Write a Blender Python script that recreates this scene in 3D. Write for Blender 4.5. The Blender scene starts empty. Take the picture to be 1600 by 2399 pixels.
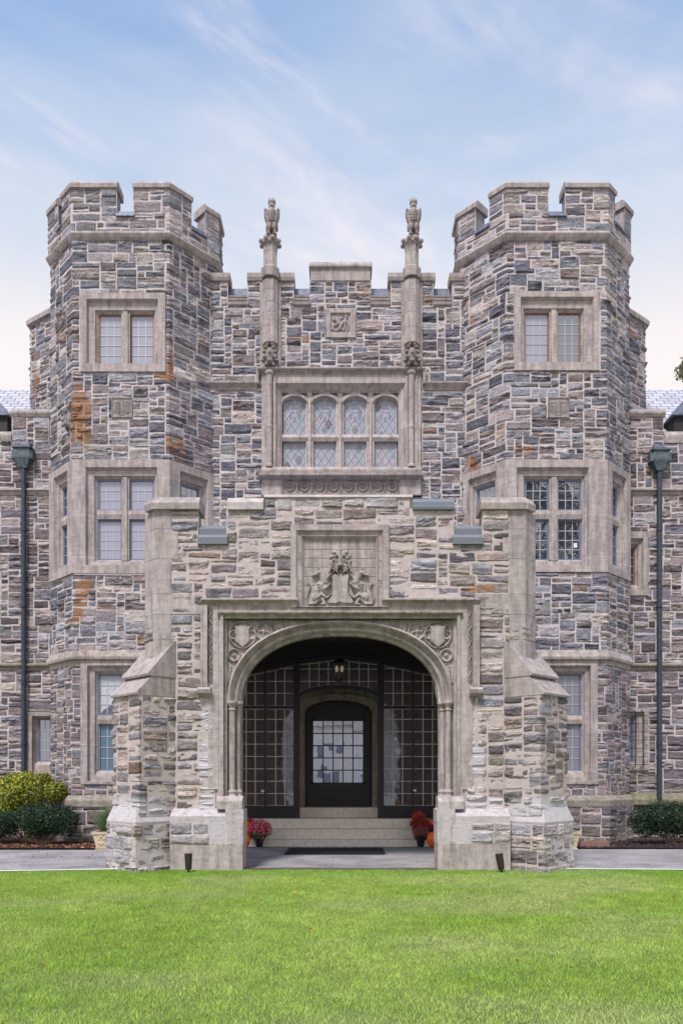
import bpy, bmesh, math, random
import numpy as np
from mathutils import Vector, Matrix
random.seed(7); RNG = np.random.default_rng(7)
C = bpy.context.scene.collection
scene = bpy.context.scene
# ------------------------------------------------------------------ camera
F, HZ, CX, EYE = 1800.0, 1820.0, 800.0, 1.65      # focal length and horizon in photo pixels
cam = bpy.data.cameras.new('camera'); camo = bpy.data.objects.new('camera', cam); C.objects.link(camo)
camo.location = (0, 0, EYE); camo.rotation_euler = (math.radians(90), 0, 0)
cam.sensor_fit = 'HORIZONTAL'; cam.sensor_width = 36; cam.lens = F / 1600 * 36
cam.shift_x = 0; cam.shift_y = (HZ - 1199.5) / 1600; cam.clip_end = 2000
scene.camera = camo
# ------------------------------------------------------------------ world, sun, exposure
SUN_EL, SUN_AZ = math.radians(56), math.radians(202)   # azimuth clockwise from +Y
world = bpy.data.worlds.new("World"); scene.world = world; world.use_nodes = True
wt = world.node_tree; wt.nodes.clear()
def wn(t, **k):
    n = wt.nodes.new(t)
    for a, b in k.items(): setattr(n, a, b)
    return n
wout = wn('ShaderNodeOutputWorld'); bg = wn('ShaderNodeBackground'); sky = wn('ShaderNodeTexSky')
sky.sky_type = 'NISHITA'; sky.sun_disc = False; sky.sun_elevation = SUN_EL; sky.sun_rotation = SUN_AZ
sky.air_density = 1.0; sky.dust_density = .4; sky.ozone_density = 2.0
bg.inputs['Strength'].default_value = 0.12
geo = wn('ShaderNodeTexCoord'); L = wt.links.new
sx = wn('ShaderNodeSeparateXYZ'); L(geo.outputs['Generated'], sx.inputs[0])
skm = wn('ShaderNodeVectorMath', operation='MULTIPLY'); skm.inputs[1].default_value = (1.0, 1.22, 1.3); L(sky.outputs['Color'], skm.inputs[0])
mr = wn('ShaderNodeMapRange'); mr.interpolation_type = 'SMOOTHSTEP'; mr.inputs[1].default_value = .70; mr.inputs[2].default_value = .48; mr.inputs[3].default_value = .0; mr.inputs[4].default_value = .95; L(sx.outputs['Z'], mr.inputs['Value'])
def wisp(rot, scl, sc, det, lo, hi, loc):
    a = wn('ShaderNodeMapping'); a.inputs['Rotation'].default_value = (0, math.radians(rot), 0); a.inputs['Location'].default_value = loc
    b = wn('ShaderNodeMapping'); b.inputs['Scale'].default_value = scl; n = wn('ShaderNodeTexNoise'); n.inputs['Scale'].default_value = sc; n.inputs['Detail'].default_value = det; n.inputs['Roughness'].default_value = .55; n.inputs['Distortion'].default_value = .5
    r = wn('ShaderNodeMapRange'); r.interpolation_type = 'SMOOTHSTEP'; r.inputs[1].default_value = lo; r.inputs[2].default_value = hi
    L(geo.outputs['Generated'], a.inputs[0]); L(a.outputs[0], b.inputs[0]); L(b.outputs[0], n.inputs['Vector']); L(n.outputs['Fac'], r.inputs['Value']); return r.outputs[0]
w1 = wisp(-14, (1.0, 1.0, 2.4), 1.7, 5, .36, .72, (.3, .1, .55)); w2 = wisp(-18, (1.2, 1.0, 5.0), 3.2, 8, .48, .80, (.1, 0, .2)); w3 = wisp(-20, (1, 1, 1.6), 9, 6, .3, .8, (0, 0, 0))
m1 = wn('ShaderNodeMath', operation='MULTIPLY_ADD'); m1.inputs[1].default_value = .62; m1.use_clamp = True; L(w1, m1.inputs[0]); L(mr.outputs[0], m1.inputs[2])
mixa = wn('ShaderNodeMix', data_type='RGBA'); mixa.inputs['B'].default_value = (3.05, 3.4, 4.0, 1); L(m1.outputs[0], mixa.inputs['Factor']); L(skm.outputs[0], mixa.inputs['A'])
m2 = wn('ShaderNodeMath', operation='MULTIPLY'); m3 = wn('ShaderNodeMath', operation='MULTIPLY_ADD'); m3.inputs[1].default_value = .7; m3.inputs[2].default_value = .08; L(w3, m3.inputs[0]); L(w2, m2.inputs[0]); L(m3.outputs[0], m2.inputs[1])
mix = wn('ShaderNodeMix', data_type='RGBA'); mix.inputs['B'].default_value = (5.0, 4.45, 4.55, 1); L(m2.outputs[0], mix.inputs['Factor']); L(mixa.outputs['Result'], mix.inputs['A'])
mr2 = wn('ShaderNodeMapRange'); mr2.interpolation_type = 'SMOOTHSTEP'; mr2.inputs[1].default_value = .57; mr2.inputs[2].default_value = .45; mr2.inputs[4].default_value = .8; L(sx.outputs['Z'], mr2.inputs['Value'])
mixb = wn('ShaderNodeMix', data_type='RGBA'); mixb.inputs['B'].default_value = (4.9, 4.45, 4.35, 1); L(mr2.outputs[0], mixb.inputs['Factor']); L(mix.outputs['Result'], mixb.inputs['A'])
L(mixb.outputs['Result'], bg.inputs['Color']); L(bg.outputs[0], wout.inputs[0])
sun = bpy.data.lights.new('sun', 'SUN'); suno = bpy.data.objects.new('sun', sun); C.objects.link(suno)
sun.energy = 2.0; sun.angle = math.radians(11); sun.color = (1, .95, .92)
sd = Vector((math.sin(SUN_AZ) * math.cos(SUN_EL), math.cos(SUN_AZ) * math.cos(SUN_EL), math.sin(SUN_EL)))
suno.rotation_euler = sd.to_track_quat('Z', 'Y').to_euler(); suno.location = sd * 50
scene.view_settings.view_transform = 'Standard'; scene.view_settings.look = 'None'
scene.view_settings.exposure = 0.86; scene.view_settings.gamma = 1
scene.render.engine = 'CYCLES'
scene.cycles.max_bounces = 6

# ------------------------------------------------------------------ helpers
def X(px, D): return (px - CX) / F * D
def Z(py, D): return EYE + (HZ - py) / F * D
def lin(r, g, b): return tuple(((c / 255 / 12.92) if c / 255 <= .04045 else ((c / 255 + .055) / 1.055) ** 2.4) for c in (r, g, b))
def _h(ix, iy, s):
    n = (ix.astype(np.int64) * 374761393 + iy.astype(np.int64) * 668265263 + s * 1442695041) & 0xffffffff
    n = ((n ^ (n >> 13)) * 1274126177) & 0xffffffff
    return ((n ^ (n >> 16)) & 0xffff) / 65535.0
def vn(x, y, s=0):
    x = np.asarray(x, float); y = np.asarray(y, float)
    ix = np.floor(x); iy = np.floor(y); fx = x - ix; fy = y - iy
    fx = fx * fx * (3 - 2 * fx); fy = fy * fy * (3 - 2 * fy)
    a = _h(ix, iy, s); b = _h(ix + 1, iy, s); c = _h(ix, iy + 1, s); d = _h(ix + 1, iy + 1, s)
    return (a * (1 - fx) + b * fx) * (1 - fy) + (c * (1 - fx) + d * fx) * fy
def fbm(x, y, s=0, o=3):
    x = np.asarray(x, float); y = np.asarray(y, float); t = 0; a = .5; n = 0
    for k in range(o): t = t + a * vn(x * 2 ** k, y * 2 ** k, s + k); n += a; a *= .5
    return t / n
def sms(x): x = np.clip(x, 0, 1); return x * x * (3 - 2 * x)

# ------------------------------------------------------------------ materials
def newmat(name):
    m = bpy.data.materials.new(name); m.use_nodes = True; nt = m.node_tree
    return m, nt, nt.nodes['Principled BSDF']
def nd(nt, t, **k):
    n = nt.nodes.new(t)
    for a, b in k.items(): setattr(n, a, b)
    return n
def stone_mat(name, bump=.35, scale=30, mott=.35, rough=.85, speck=0.0):
    m, nt, b = newmat(name); l = nt.links.new
    a = nd(nt, 'ShaderNodeAttribute', attribute_name='tint'); s = nd(nt, 'ShaderNodeAttribute', attribute_name='stain')
    tc = nd(nt, 'ShaderNodeTexCoord'); mpn = nd(nt, 'ShaderNodeMapping'); mpn.inputs['Scale'].default_value = (1, 1, 2.2)
    l(tc.outputs['Object'], mpn.inputs['Vector'])
    n1 = nd(nt, 'ShaderNodeTexNoise'); n1.inputs['Scale'].default_value = scale; n1.inputs['Detail'].default_value = 6; n1.inputs['Roughness'].default_value = .65
    n2 = nd(nt, 'ShaderNodeTexNoise'); n2.inputs['Scale'].default_value = 6; n2.inputs['Detail'].default_value = 5; n2.inputs['Roughness'].default_value = .6
    l(mpn.outputs[0], n1.inputs['Vector']); l(mpn.outputs[0], n2.inputs['Vector'])
    r1 = nd(nt, 'ShaderNodeMapRange'); r1.inputs[1].default_value = .3; r1.inputs[2].default_value = .7; r1.inputs[3].default_value = 1 - mott; r1.inputs[4].default_value = 1 + mott
    l(n1.outputs['Fac'], r1.inputs['Value'])
    r2 = nd(nt, 'ShaderNodeMapRange'); r2.inputs[1].default_value = .3; r2.inputs[2].default_value = .7; r2.inputs[3].default_value = .82; r2.inputs[4].default_value = 1.18
    l(n2.outputs['Fac'], r2.inputs['Value'])
    mm = nd(nt, 'ShaderNodeMath', operation='MULTIPLY'); l(r1.outputs[0], mm.inputs[0]); l(r2.outputs[0], mm.inputs[1])
    vm = nd(nt, 'ShaderNodeVectorMath', operation='SCALE'); l(a.outputs['Color'], vm.inputs[0]); l(mm.outputs[0], vm.inputs['Scale'])
    sp = nd(nt, 'ShaderNodeSeparateColor'); l(s.outputs['Color'], sp.inputs[0])
    cur = vm.outputs[0]
    if mott < .2 and bump < .3:      # rain streaks and dark lichen patches of the dressed stone
        mps = nd(nt, 'ShaderNodeMapping'); mps.inputs['Scale'].default_value = (5, 5, .9); l(tc.outputs['Object'], mps.inputs['Vector'])
        n4 = nd(nt, 'ShaderNodeTexNoise'); n4.inputs['Scale'].default_value = 1.6; n4.inputs['Detail'].default_value = 8; n4.inputs['Roughness'].default_value = .7; l(mps.outputs[0], n4.inputs['Vector'])
        r4 = nd(nt, 'ShaderNodeMapRange'); r4.inputs[1].default_value = .42; r4.inputs[2].default_value = .68; r4.inputs[3].default_value = 1.1; r4.inputs[4].default_value = .58; l(n4.outputs['Fac'], r4.inputs['Value'])
        v4 = nd(nt, 'ShaderNodeVectorMath', operation='SCALE'); l(cur, v4.inputs[0]); l(r4.outputs[0], v4.inputs['Scale']); cur = v4.outputs[0]
    n3 = nd(nt, 'ShaderNodeTexNoise'); n3.inputs['Scale'].default_value = 9; n3.inputs['Detail'].default_value = 6; n3.inputs['Roughness'].default_value = .7
    l(mpn.outputs[0], n3.inputs['Vector'])
    for ch, col, col2 in (('Green', (.72, .67, .70), (.48, .45, .48)), ('Red', (.52, .22, .05), (.14, .06, .03)), ('Blue', (.17, .17, .05), (.08, .08, .04))):
        ad = nd(nt, 'ShaderNodeMath', operation='MULTIPLY_ADD'); ad.inputs[1].default_value = 1.5 if ch == 'Red' else 2.2
        sb = nd(nt, 'ShaderNodeMath', operation='MULTIPLY_ADD'); sb.inputs[1].default_value = 2.4; sb.inputs[2].default_value = -1.25 if ch == 'Red' else -1.75
        l(n3.outputs['Fac'], sb.inputs[0]); l(sp.outputs[ch], ad.inputs[0]); l(sb.outputs[0], ad.inputs[2]); ad.use_clamp = True
        gate = nd(nt, 'ShaderNodeMath', operation='MULTIPLY'); gt = nd(nt, 'ShaderNodeMapRange'); gt.inputs[1].default_value = 0.0; gt.inputs[2].default_value = .75 if ch == 'Red' else .3; gt.clamp = True; gt.inputs[4].default_value = .88 if ch == 'Green' else .72
        l(sp.outputs[ch], gt.inputs['Value']); l(gt.outputs[0], gate.inputs[0]); l(ad.outputs[0], gate.inputs[1])
        cm = nd(nt, 'ShaderNodeMix', data_type='RGBA'); cm.inputs['A'].default_value = (*col2, 1); cm.inputs['B'].default_value = (*col, 1); l(n1.outputs['Fac'], cm.inputs['Factor'])
        mx = nd(nt, 'ShaderNodeMix', data_type='RGBA'); l(gate.outputs[0], mx.inputs['Factor']); l(cur, mx.inputs['A']); l(cm.outputs['Result'], mx.inputs['B']); cur = mx.outputs['Result']
    l(cur, b.inputs['Base Color']); b.inputs['Roughness'].default_value = rough; b.inputs['Specular IOR Level'].default_value = .3
    bp = nd(nt, 'ShaderNodeBump'); bp.inputs['Strength'].default_value = bump; bp.inputs['Distance'].default_value = .035 if mott > .4 else .02
    l(n1.outputs['Fac'], bp.inputs['Height']); l(bp.outputs[0], b.inputs['Normal'])
    return m
M = {}
M['rubble'] = stone_mat('rubble_stone', .8, 22, .5)
M['mortar'] = stone_mat('lime_mortar', .4, 35, .14)
M['ashlar'] = stone_mat('dressed_stone', .25, 60, .16)
def plain(name, col, rough=.6, metal=0, noise=0, nscale=20, bump=0, spec=.5):
    m, nt, b = newmat(name); b.inputs['Roughness'].default_value = rough; b.inputs['Metallic'].default_value = metal
    b.inputs['Base Color'].default_value = (*col, 1); b.inputs['Specular IOR Level'].default_value = spec
    if noise or bump:
        tc = nd(nt, 'ShaderNodeTexCoord'); n = nd(nt, 'ShaderNodeTexNoise'); n.inputs['Scale'].default_value = nscale; n.inputs['Detail'].default_value = 6
        nt.links.new(tc.outputs['Object'], n.inputs['Vector'])
        r = nd(nt, 'ShaderNodeMapRange'); r.inputs[1].default_value = .3; r.inputs[2].default_value = .7; r.inputs[3].default_value = 1 - noise; r.inputs[4].default_value = 1 + noise
        nt.links.new(n.outputs['Fac'], r.inputs['Value'])
        v = nd(nt, 'ShaderNodeVectorMath', operation='SCALE'); v.inputs[0].default_value = col; nt.links.new(r.outputs[0], v.inputs['Scale']); nt.links.new(v.outputs[0], b.inputs['Base Color'])
        if bump:
            bp = nd(nt, 'ShaderNodeBump'); bp.inputs['Strength'].default_value = bump; bp.inputs['Distance'].default_value = .02
            nt.links.new(n.outputs['Fac'], bp.inputs['Height']); nt.links.new(bp.outputs[0], b.inputs['Normal'])
    return m
def attr_mat(name, rough=.6, mott=.2, scale=30, bump=0, transl=0, spec=.4):
    m, nt, b = newmat(name); a = nd(nt, 'ShaderNodeAttribute', attribute_name='tint'); b.inputs['Roughness'].default_value = rough
    b.inputs['Specular IOR Level'].default_value = spec
    tc = nd(nt, 'ShaderNodeTexCoord'); n = nd(nt, 'ShaderNodeTexNoise'); n.inputs['Scale'].default_value = scale; n.inputs['Detail'].default_value = 5
    nt.links.new(tc.outputs['Object'], n.inputs['Vector'])
    r = nd(nt, 'ShaderNodeMapRange'); r.inputs[1].default_value = .3; r.inputs[2].default_value = .7; r.inputs[3].default_value = 1 - mott; r.inputs[4].default_value = 1 + mott
    nt.links.new(n.outputs['Fac'], r.inputs['Value'])
    v = nd(nt, 'ShaderNodeVectorMath', operation='SCALE'); nt.links.new(a.outputs['Color'], v.inputs[0]); nt.links.new(r.outputs[0], v.inputs['Scale']); nt.links.new(v.outputs[0], b.inputs['Base Color'])
    if bump:
        bp = nd(nt, 'ShaderNodeBump'); bp.inputs['Strength'].default_value = bump; bp.inputs['Distance'].default_value = .02
        nt.links.new(n.outputs['Fac'], bp.inputs['Height']); nt.links.new(bp.outputs[0], b.inputs['Normal'])
    if transl:
        out = nt.nodes['Material Output']; tr = nd(nt, 'ShaderNodeBsdfTranslucent'); nt.links.new(v.outputs[0], tr.inputs['Color'])
        ms = nd(nt, 'ShaderNodeMixShader'); ms.inputs[0].default_value = transl
        nt.links.new(b.outputs[0], ms.inputs[1]); nt.links.new(tr.outputs[0], ms.inputs[2]); nt.links.new(ms.outputs[0], out.inputs['Surface'])
    return m
M['leaf'] = attr_mat('leaf', .45, .15, 40, 0, .25)
M['grass'] = attr_mat('grass_blade', .6, .1, 3, 0, .3, .25)
M['paint_attr'] = attr_mat('painted_surface', .5, .06, 30)
M['blue_frame'] = plain('blue_grey_paint', lin(112, 122, 150), .5, 0, .12, 30)
M['brown_frame'] = plain('copper_frame', lin(150, 98, 72), .5, 0, .15, 30)
M['lead'] = plain('pale_lead', lin(178, 180, 188), .45, .2)
M['dark_paint'] = plain('dark_paint', lin(38, 33, 42), .4, 0, .12, 15)
M['screen_frame'] = plain('screen_frame_paint', lin(40, 35, 46), .45, 0, .1, 15)
M['screen_lead'] = plain('screen_lead', lin(196, 188, 184), .45, .0)
M['dark_wood'] = plain('dark_stained_wood', lin(34, 26, 30), .6, 0, .2, 12)
M['iron'] = plain('black_iron', lin(38, 36, 40), .5, .4)
M['bronze'] = plain('dark_bronze', lin(58, 48, 46), .5, .5, .15, 30)
M['pipe'] = plain('green_black_copper', lin(56, 64, 74), .55, .1, .35, 9)
M['verdigris'] = plain('verdigris_lead', lin(92, 102, 108), .6, .2, .4, 14, .2)
M['leadsheet'] = plain('lead_sheet', lin(118, 124, 142), .5, .3, .35, 10, .2)
M['granite'] = plain('blue_granite', lin(118, 122, 130), .7, 0, .3, 70, .2)
M['step'] = plain('step_stone', lin(234, 226, 214), .8, 0, .12, 9, .1)
M['asphalt'] = plain('asphalt', (.30, .28, .29), .9, 0, .38, 70, .5)
def asphalt_mat():
    m, nt, b = newmat('worn_asphalt'); l = nt.links.new; tc = nd(nt, 'ShaderNodeTexCoord')
    a = nd(nt, 'ShaderNodeTexVoronoi'); a.inputs['Scale'].default_value = 70; l(tc.outputs['Object'], a.inputs['Vector'])
    c = nd(nt, 'ShaderNodeTexNoise'); c.inputs['Scale'].default_value = 1.1; c.inputs['Detail'].default_value = 8; c.inputs['Roughness'].default_value = .65; l(tc.outputs['Object'], c.inputs['Vector'])
    r = nd(nt, 'ShaderNodeValToRGB'); e = r.color_ramp.elements; e[0].position = .0; e[0].color = (.16, .15, .155, 1); e[1].position = 1; e[1].color = (.52, .49, .50, 1); l(a.outputs['Color'], r.inputs[0])
    k = nd(nt, 'ShaderNodeMapRange'); k.inputs[1].default_value = .35; k.inputs[2].default_value = .68; k.inputs[3].default_value = 1.15; k.inputs[4].default_value = .6; l(c.outputs['Fac'], k.inputs['Value'])
    v = nd(nt, 'ShaderNodeVectorMath', operation='SCALE'); l(r.outputs[0], v.inputs[0]); l(k.outputs[0], v.inputs['Scale']); l(v.outputs[0], b.inputs['Base Color']); b.inputs['Roughness'].default_value = .9
    bp = nd(nt, 'ShaderNodeBump'); bp.inputs['Distance'].default_value = .01; bp.inputs['Strength'].default_value = .6; l(a.outputs['Distance'], bp.inputs['Height']); l(bp.outputs[0], b.inputs['Normal']); return m
M['asphalt'] = asphalt_mat()
M['soil'] = plain('brown_soil', lin(96, 76, 62), .95, 0, .4, 18, .6)
M['mulch'] = plain('dark_mulch', lin(62, 48, 48), .95, 0, .5, 40, .8)
M['mat'] = plain('rubber_mat', lin(34, 32, 38), .8, 0, .2, 40, .3)
M['pot'] = plain('black_plastic', lin(30, 30, 34), .5)
M['pumpkin'] = plain('pumpkin_skin', lin(244, 118, 34), .45, 0, .15, 8)
M['stem'] = plain('pumpkin_stem', lin(110, 100, 60), .8)
M['brick'] = plain('brick_edging', lin(138, 104, 94), .85, 0, .4, 30, .4)
M['urn'] = plain('cast_stone_urn', lin(214, 196, 164), .8, 0, .18, 20, .3)
M['bark'] = plain('bark', lin(92, 78, 64), .9, 0, .3, 12, .5)
M['bulb'] = plain('lamp_bulb', (.9, .85, .75), .4)
M['bulb'].node_tree.nodes['Principled BSDF'].inputs['Emission Color'].default_value = (1, .82, .6, 1)
M['bulb'].node_tree.nodes['Principled BSDF'].inputs['Emission Strength'].default_value = .12
M['paper'] = plain('white_paper', (.75, .75, .73), .8)
M['curtain'] = plain('white_curtain', (.5, .52, .56), .9, 0, .15, 14)
M['red_light'] = plain('red_lamp', (.8, .05, .04), .4)
M['ivory'] = plain('pale_render', lin(205, 205, 200), .8, 0, .1, 2)
def glass(name, col, gloss, rough=.03, transp=0.0, wav=.05):
    m, nt, b = newmat(name); out = nt.nodes['Material Output']; l = nt.links.new
    b.inputs['Base Color'].default_value = (*col, 1); b.inputs['Roughness'].default_value = .5; b.inputs['Specular IOR Level'].default_value = .2
    g = nd(nt, 'ShaderNodeBsdfGlossy'); g.inputs['Roughness'].default_value = rough; g.inputs['Color'].default_value = (.9, .92, 1, 1)
    tc = nd(nt, 'ShaderNodeTexCoord'); n = nd(nt, 'ShaderNodeTexNoise'); n.inputs['Scale'].default_value = 5; n.inputs['Detail'].default_value = 2
    l(tc.outputs['Object'], n.inputs['Vector']); bp = nd(nt, 'ShaderNodeBump'); bp.inputs['Strength'].default_value = wav; bp.inputs['Distance'].default_value = .05
    l(n.outputs['Fac'], bp.inputs['Height']); l(bp.outputs[0], g.inputs['Normal'])
    fr = nd(nt, 'ShaderNodeLayerWeight'); fr.inputs['Blend'].default_value = .25
    ad = nd(nt, 'ShaderNodeMath', operation='MULTIPLY_ADD'); ad.use_clamp = True; ad.inputs[1].default_value = 1 - gloss; ad.inputs[2].default_value = gloss; l(fr.outputs['Fresnel'], ad.inputs[0])
    ms = nd(nt, 'ShaderNodeMixShader'); l(ad.outputs[0], ms.inputs[0]); l(g.outputs[0], ms.inputs[2])
    if transp:
        t = nd(nt, 'ShaderNodeBsdfTransparent'); t.inputs['Color'].default_value = (transp, transp, transp, 1); l(t.outputs[0], ms.inputs[1])
    else: l(b.outputs[0], ms.inputs[1])
    l(ms.outputs[0], out.inputs['Surface']); return m
M['glass_pale'] = glass('glass_over_pale_blind', lin(148, 148, 162), .13)
M['glass_dark'] = glass('glass_over_dark_room', lin(44, 48, 62), .30)
M['glass_teal'] = glass('glass_over_blue_blind', lin(92, 116, 132), .08)
M['glass_grey'] = glass('glass_over_grey_blind', lin(112, 112, 122), .08)
M['glass_screen'] = glass('screen_glass', (.02, .02, .02), .24, .02, .62)
M['glass_door'] = glass('door_glass', (.03, .03, .03), .85, .01, wav=.006)
M['glass_lantern'] = glass('lantern_glass', (.1, .1, .1), .08, .1, .8)
def slate_mat():
    m, nt, b = newmat('roof_slate'); l = nt.links.new
    tc = nd(nt, 'ShaderNodeUVMap'); br = nd(nt, 'ShaderNodeTexBrick'); br.inputs['Scale'].default_value = 1
    br.inputs['Brick Width'].default_value = .34; br.inputs['Row Height'].default_value = .21; br.inputs['Mortar Size'].default_value = .012
    br.inputs['Color1'].default_value = (*lin(204, 201, 206), 1); br.inputs['Color2'].default_value = (*lin(184, 181, 188), 1); br.inputs['Mortar'].default_value = (*lin(84, 80, 96), 1)
    l(tc.outputs[0], br.inputs['Vector']); l(br.outputs['Color'], b.inputs['Base Color'])
    bp = nd(nt, 'ShaderNodeBump'); bp.invert = True; bp.inputs['Distance'].default_value = .02; l(br.outputs['Fac'], bp.inputs['Height']); l(bp.outputs[0], b.inputs['Normal'])
    b.inputs['Roughness'].default_value = .45
    return m
M['slate'] = slate_mat()

# ------------------------------------------------------------------ mesh builder
class MB:
    def __init__(s): s.v = []; s.f = []; s.m = []; s.t = []; s.s = []; s.n = 0; s.mats = []
    def mi(s, mat):
        if mat not in s.mats: s.mats.append(mat)
        return s.mats.index(mat)
    def add(s, verts, faces, mat='ashlar', tint=(.3, .3, .3), stain=(0, 0, 0)):
        verts = np.asarray(verts, float).reshape(-1, 3); n = len(verts)
        tint = np.asarray(tint, float); stain = np.asarray(stain, float)
        if tint.ndim == 1: tint = np.tile(tint, (n, 1))
        if stain.ndim == 1: stain = np.tile(stain, (n, 1))
        s.v.append(verts); s.t.append(tint); s.s.append(stain); k = s.mi(mat)
        if isinstance(faces, np.ndarray): s.f += (faces + s.n).tolist(); s.m += [k] * len(faces)
        else:
            for f in faces: s.f.append([i + s.n for i in f]); s.m.append(k)
        s.n += n
    def box(s, a, b, mat='ashlar', tint=(.3, .3, .3), stain=(0, 0, 0)):
        x0, y0, z0 = a; x1, y1, z1 = b
        s.add([(x0, y0, z0), (x1, y0, z0), (x1, y1, z0), (x0, y1, z0), (x0, y0, z1), (x1, y0, z1), (x1, y1, z1), (x0, y1, z1)],
              [(0, 3, 2, 1), (4, 5, 6, 7), (0, 1, 5, 4), (1, 2, 6, 5), (2, 3, 7, 6), (3, 0, 4, 7)], mat, tint, stain)
    def prism(s, pts, z0, z1, mat='ashlar', tint=(.3, .3, .3), top=None, stain=(0, 0, 0)):
        n = len(pts); top = top or pts
        v = [(x, y, z0) for x, y in pts] + [(x, y, z1) for x, y in top]
        s.add(v, [tuple(range(n))[::-1], tuple(range(n, 2 * n))] + [(i, (i + 1) % n, n + (i + 1) % n, n + i) for i in range(n)], mat, tint, stain)
    def tube(s, pts, r, mat, tint=(.3, .3, .3), seg=8, r2=None):
        pts = [Vector(p) for p in pts]; n = len(pts); vs = []
        for i, p in enumerate(pts):
            d = (pts[min(i + 1, n - 1)] - pts[max(i - 1, 0)]).normalized()
            q = d.to_track_quat('Z', 'Y'); rr = r + ((r2 if r2 is not None else r) - r) * i / max(n - 1, 1)
            for k in range(seg):
                a = 2 * math.pi * k / seg; vs.append(p + q @ Vector((math.cos(a) * rr, math.sin(a) * rr, 0)))
        fs = [(i * seg + k, i * seg + (k + 1) % seg, (i + 1) * seg + (k + 1) % seg, (i + 1) * seg + k) for i in range(n - 1) for k in range(seg)]
        fs += [tuple(range(seg))[::-1], tuple(range((n - 1) * seg, n * seg))]
        s.add([tuple(v) for v in vs], fs, mat, tint)
    def lathe(s, c, prof, mat, tint=(.3, .3, .3), seg=20, sx=1, sy=1, rot=0):
        vs = []
        for r, z in prof:
            for k in range(seg):
                a = 2 * math.pi * (k + .5) / seg + rot; vs.append((c[0] + math.cos(a) * r * sx, c[1] + math.sin(a) * r * sy, c[2] + z))
        n = len(prof)
        fs = [(i * seg + k, i * seg + (k + 1) % seg, (i + 1) * seg + (k + 1) % seg, (i + 1) * seg + k) for i in range(n - 1) for k in range(seg)]
        fs += [tuple(range(seg))[::-1], tuple(range((n - 1) * seg, n * seg))]
        s.add(vs, fs, mat, tint)
    def ell(s, c, r, mat='ashlar', tint=(.3, .3, .3), rot=(0, 0, 0), su=14, sv=9):
        R = Matrix.Rotation(rot[2], 3, 'Z') @ Matrix.Rotation(rot[1], 3, 'Y') @ Matrix.Rotation(rot[0], 3, 'X'); vs = []
        for j in range(sv + 1):
            p = math.pi * j / sv
            for k in range(su):
                a = 2 * math.pi * k / su
                v = R @ Vector((r[0] * math.sin(p) * math.cos(a), r[1] * math.sin(p) * math.sin(a), r[2] * math.cos(p))); vs.append((c[0] + v.x, c[1] + v.y, c[2] + v.z))
        fs = [(j * su + k, j * su + (k + 1) % su, (j + 1) * su + (k + 1) % su, (j + 1) * su + k) for j in range(sv) for k in range(su)]
        s.add(vs, fs, mat, tint)
    def mesh(s, name):
        me = bpy.data.meshes.new(name); v = np.concatenate(s.v); me.from_pydata(v.tolist(), [], s.f)
        for k in s.mats: me.materials.append(M[k])
        me.polygons.foreach_set('material_index', s.m)
        for nm, arr in (('tint', s.t), ('stain', s.s)):
            a = np.concatenate(arr)
            if nm == 'stain' and not a.any(): continue
            c = np.ones((len(a), 4), np.float32); c[:, :3] = a
            at = me.color_attributes.new(nm, 'FLOAT_COLOR', 'POINT'); at.data.foreach_set('color', c.ravel())
        me.update(); return me
    def build(s, name, parent=None, smooth=False):
        if s.n == 0: return None
        me = s.mesh(name); o = bpy.data.objects.new(name, me); C.objects.link(o)
        if smooth: me.polygons.foreach_set('use_smooth', [True] * len(me.polygons))
        if parent is not None: o.parent = parent; o.matrix_parent_inverse = Matrix.Translation(-parent_loc(parent))
        return o
def parent_loc(p): return Vector(p.location) if p.parent is None else Vector((0, 0, 0))
def empty(name, loc): o = bpy.data.objects.new(name, None); C.objects.link(o); o.location = loc; o.empty_display_size = .3; return o
def tag(o, label=None, cat=None, group=None, kind=None):
    if label: o['label'] = label
    if cat: o['category'] = cat
    if group: o['group'] = group
    if kind: o['kind'] = kind
    return o
def fuse(mb, name, voxel, mat, tint, smooth_it=2):
    """union overlapping blobs into one continuous surface"""
    o = bpy.data.objects.new('tmp', mb.mesh('tmp')); C.objects.link(o)
    r = o.modifiers.new('r', 'REMESH'); r.mode = 'VOXEL'; r.voxel_size = voxel
    if smooth_it: sm = o.modifiers.new('s', 'SMOOTH'); sm.iterations = smooth_it; sm.factor = .5
    dg = bpy.context.evaluated_depsgraph_get(); me = bpy.data.meshes.new_from_object(o.evaluated_get(dg))
    bpy.data.objects.remove(o); me.name = name; me.materials.clear(); me.materials.append(M[mat])
    for a in [a.name for a in me.color_attributes]: me.color_attributes.remove(me.color_attributes[a])
    c = np.ones((len(me.vertices), 4), np.float32); c[:, :3] = tint
    at = me.color_attributes.new('tint', 'FLOAT_COLOR', 'POINT'); at.data.foreach_set('color', c.ravel())
    me.polygons.foreach_set('use_smooth', [True] * len(me.polygons)); return me

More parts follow.
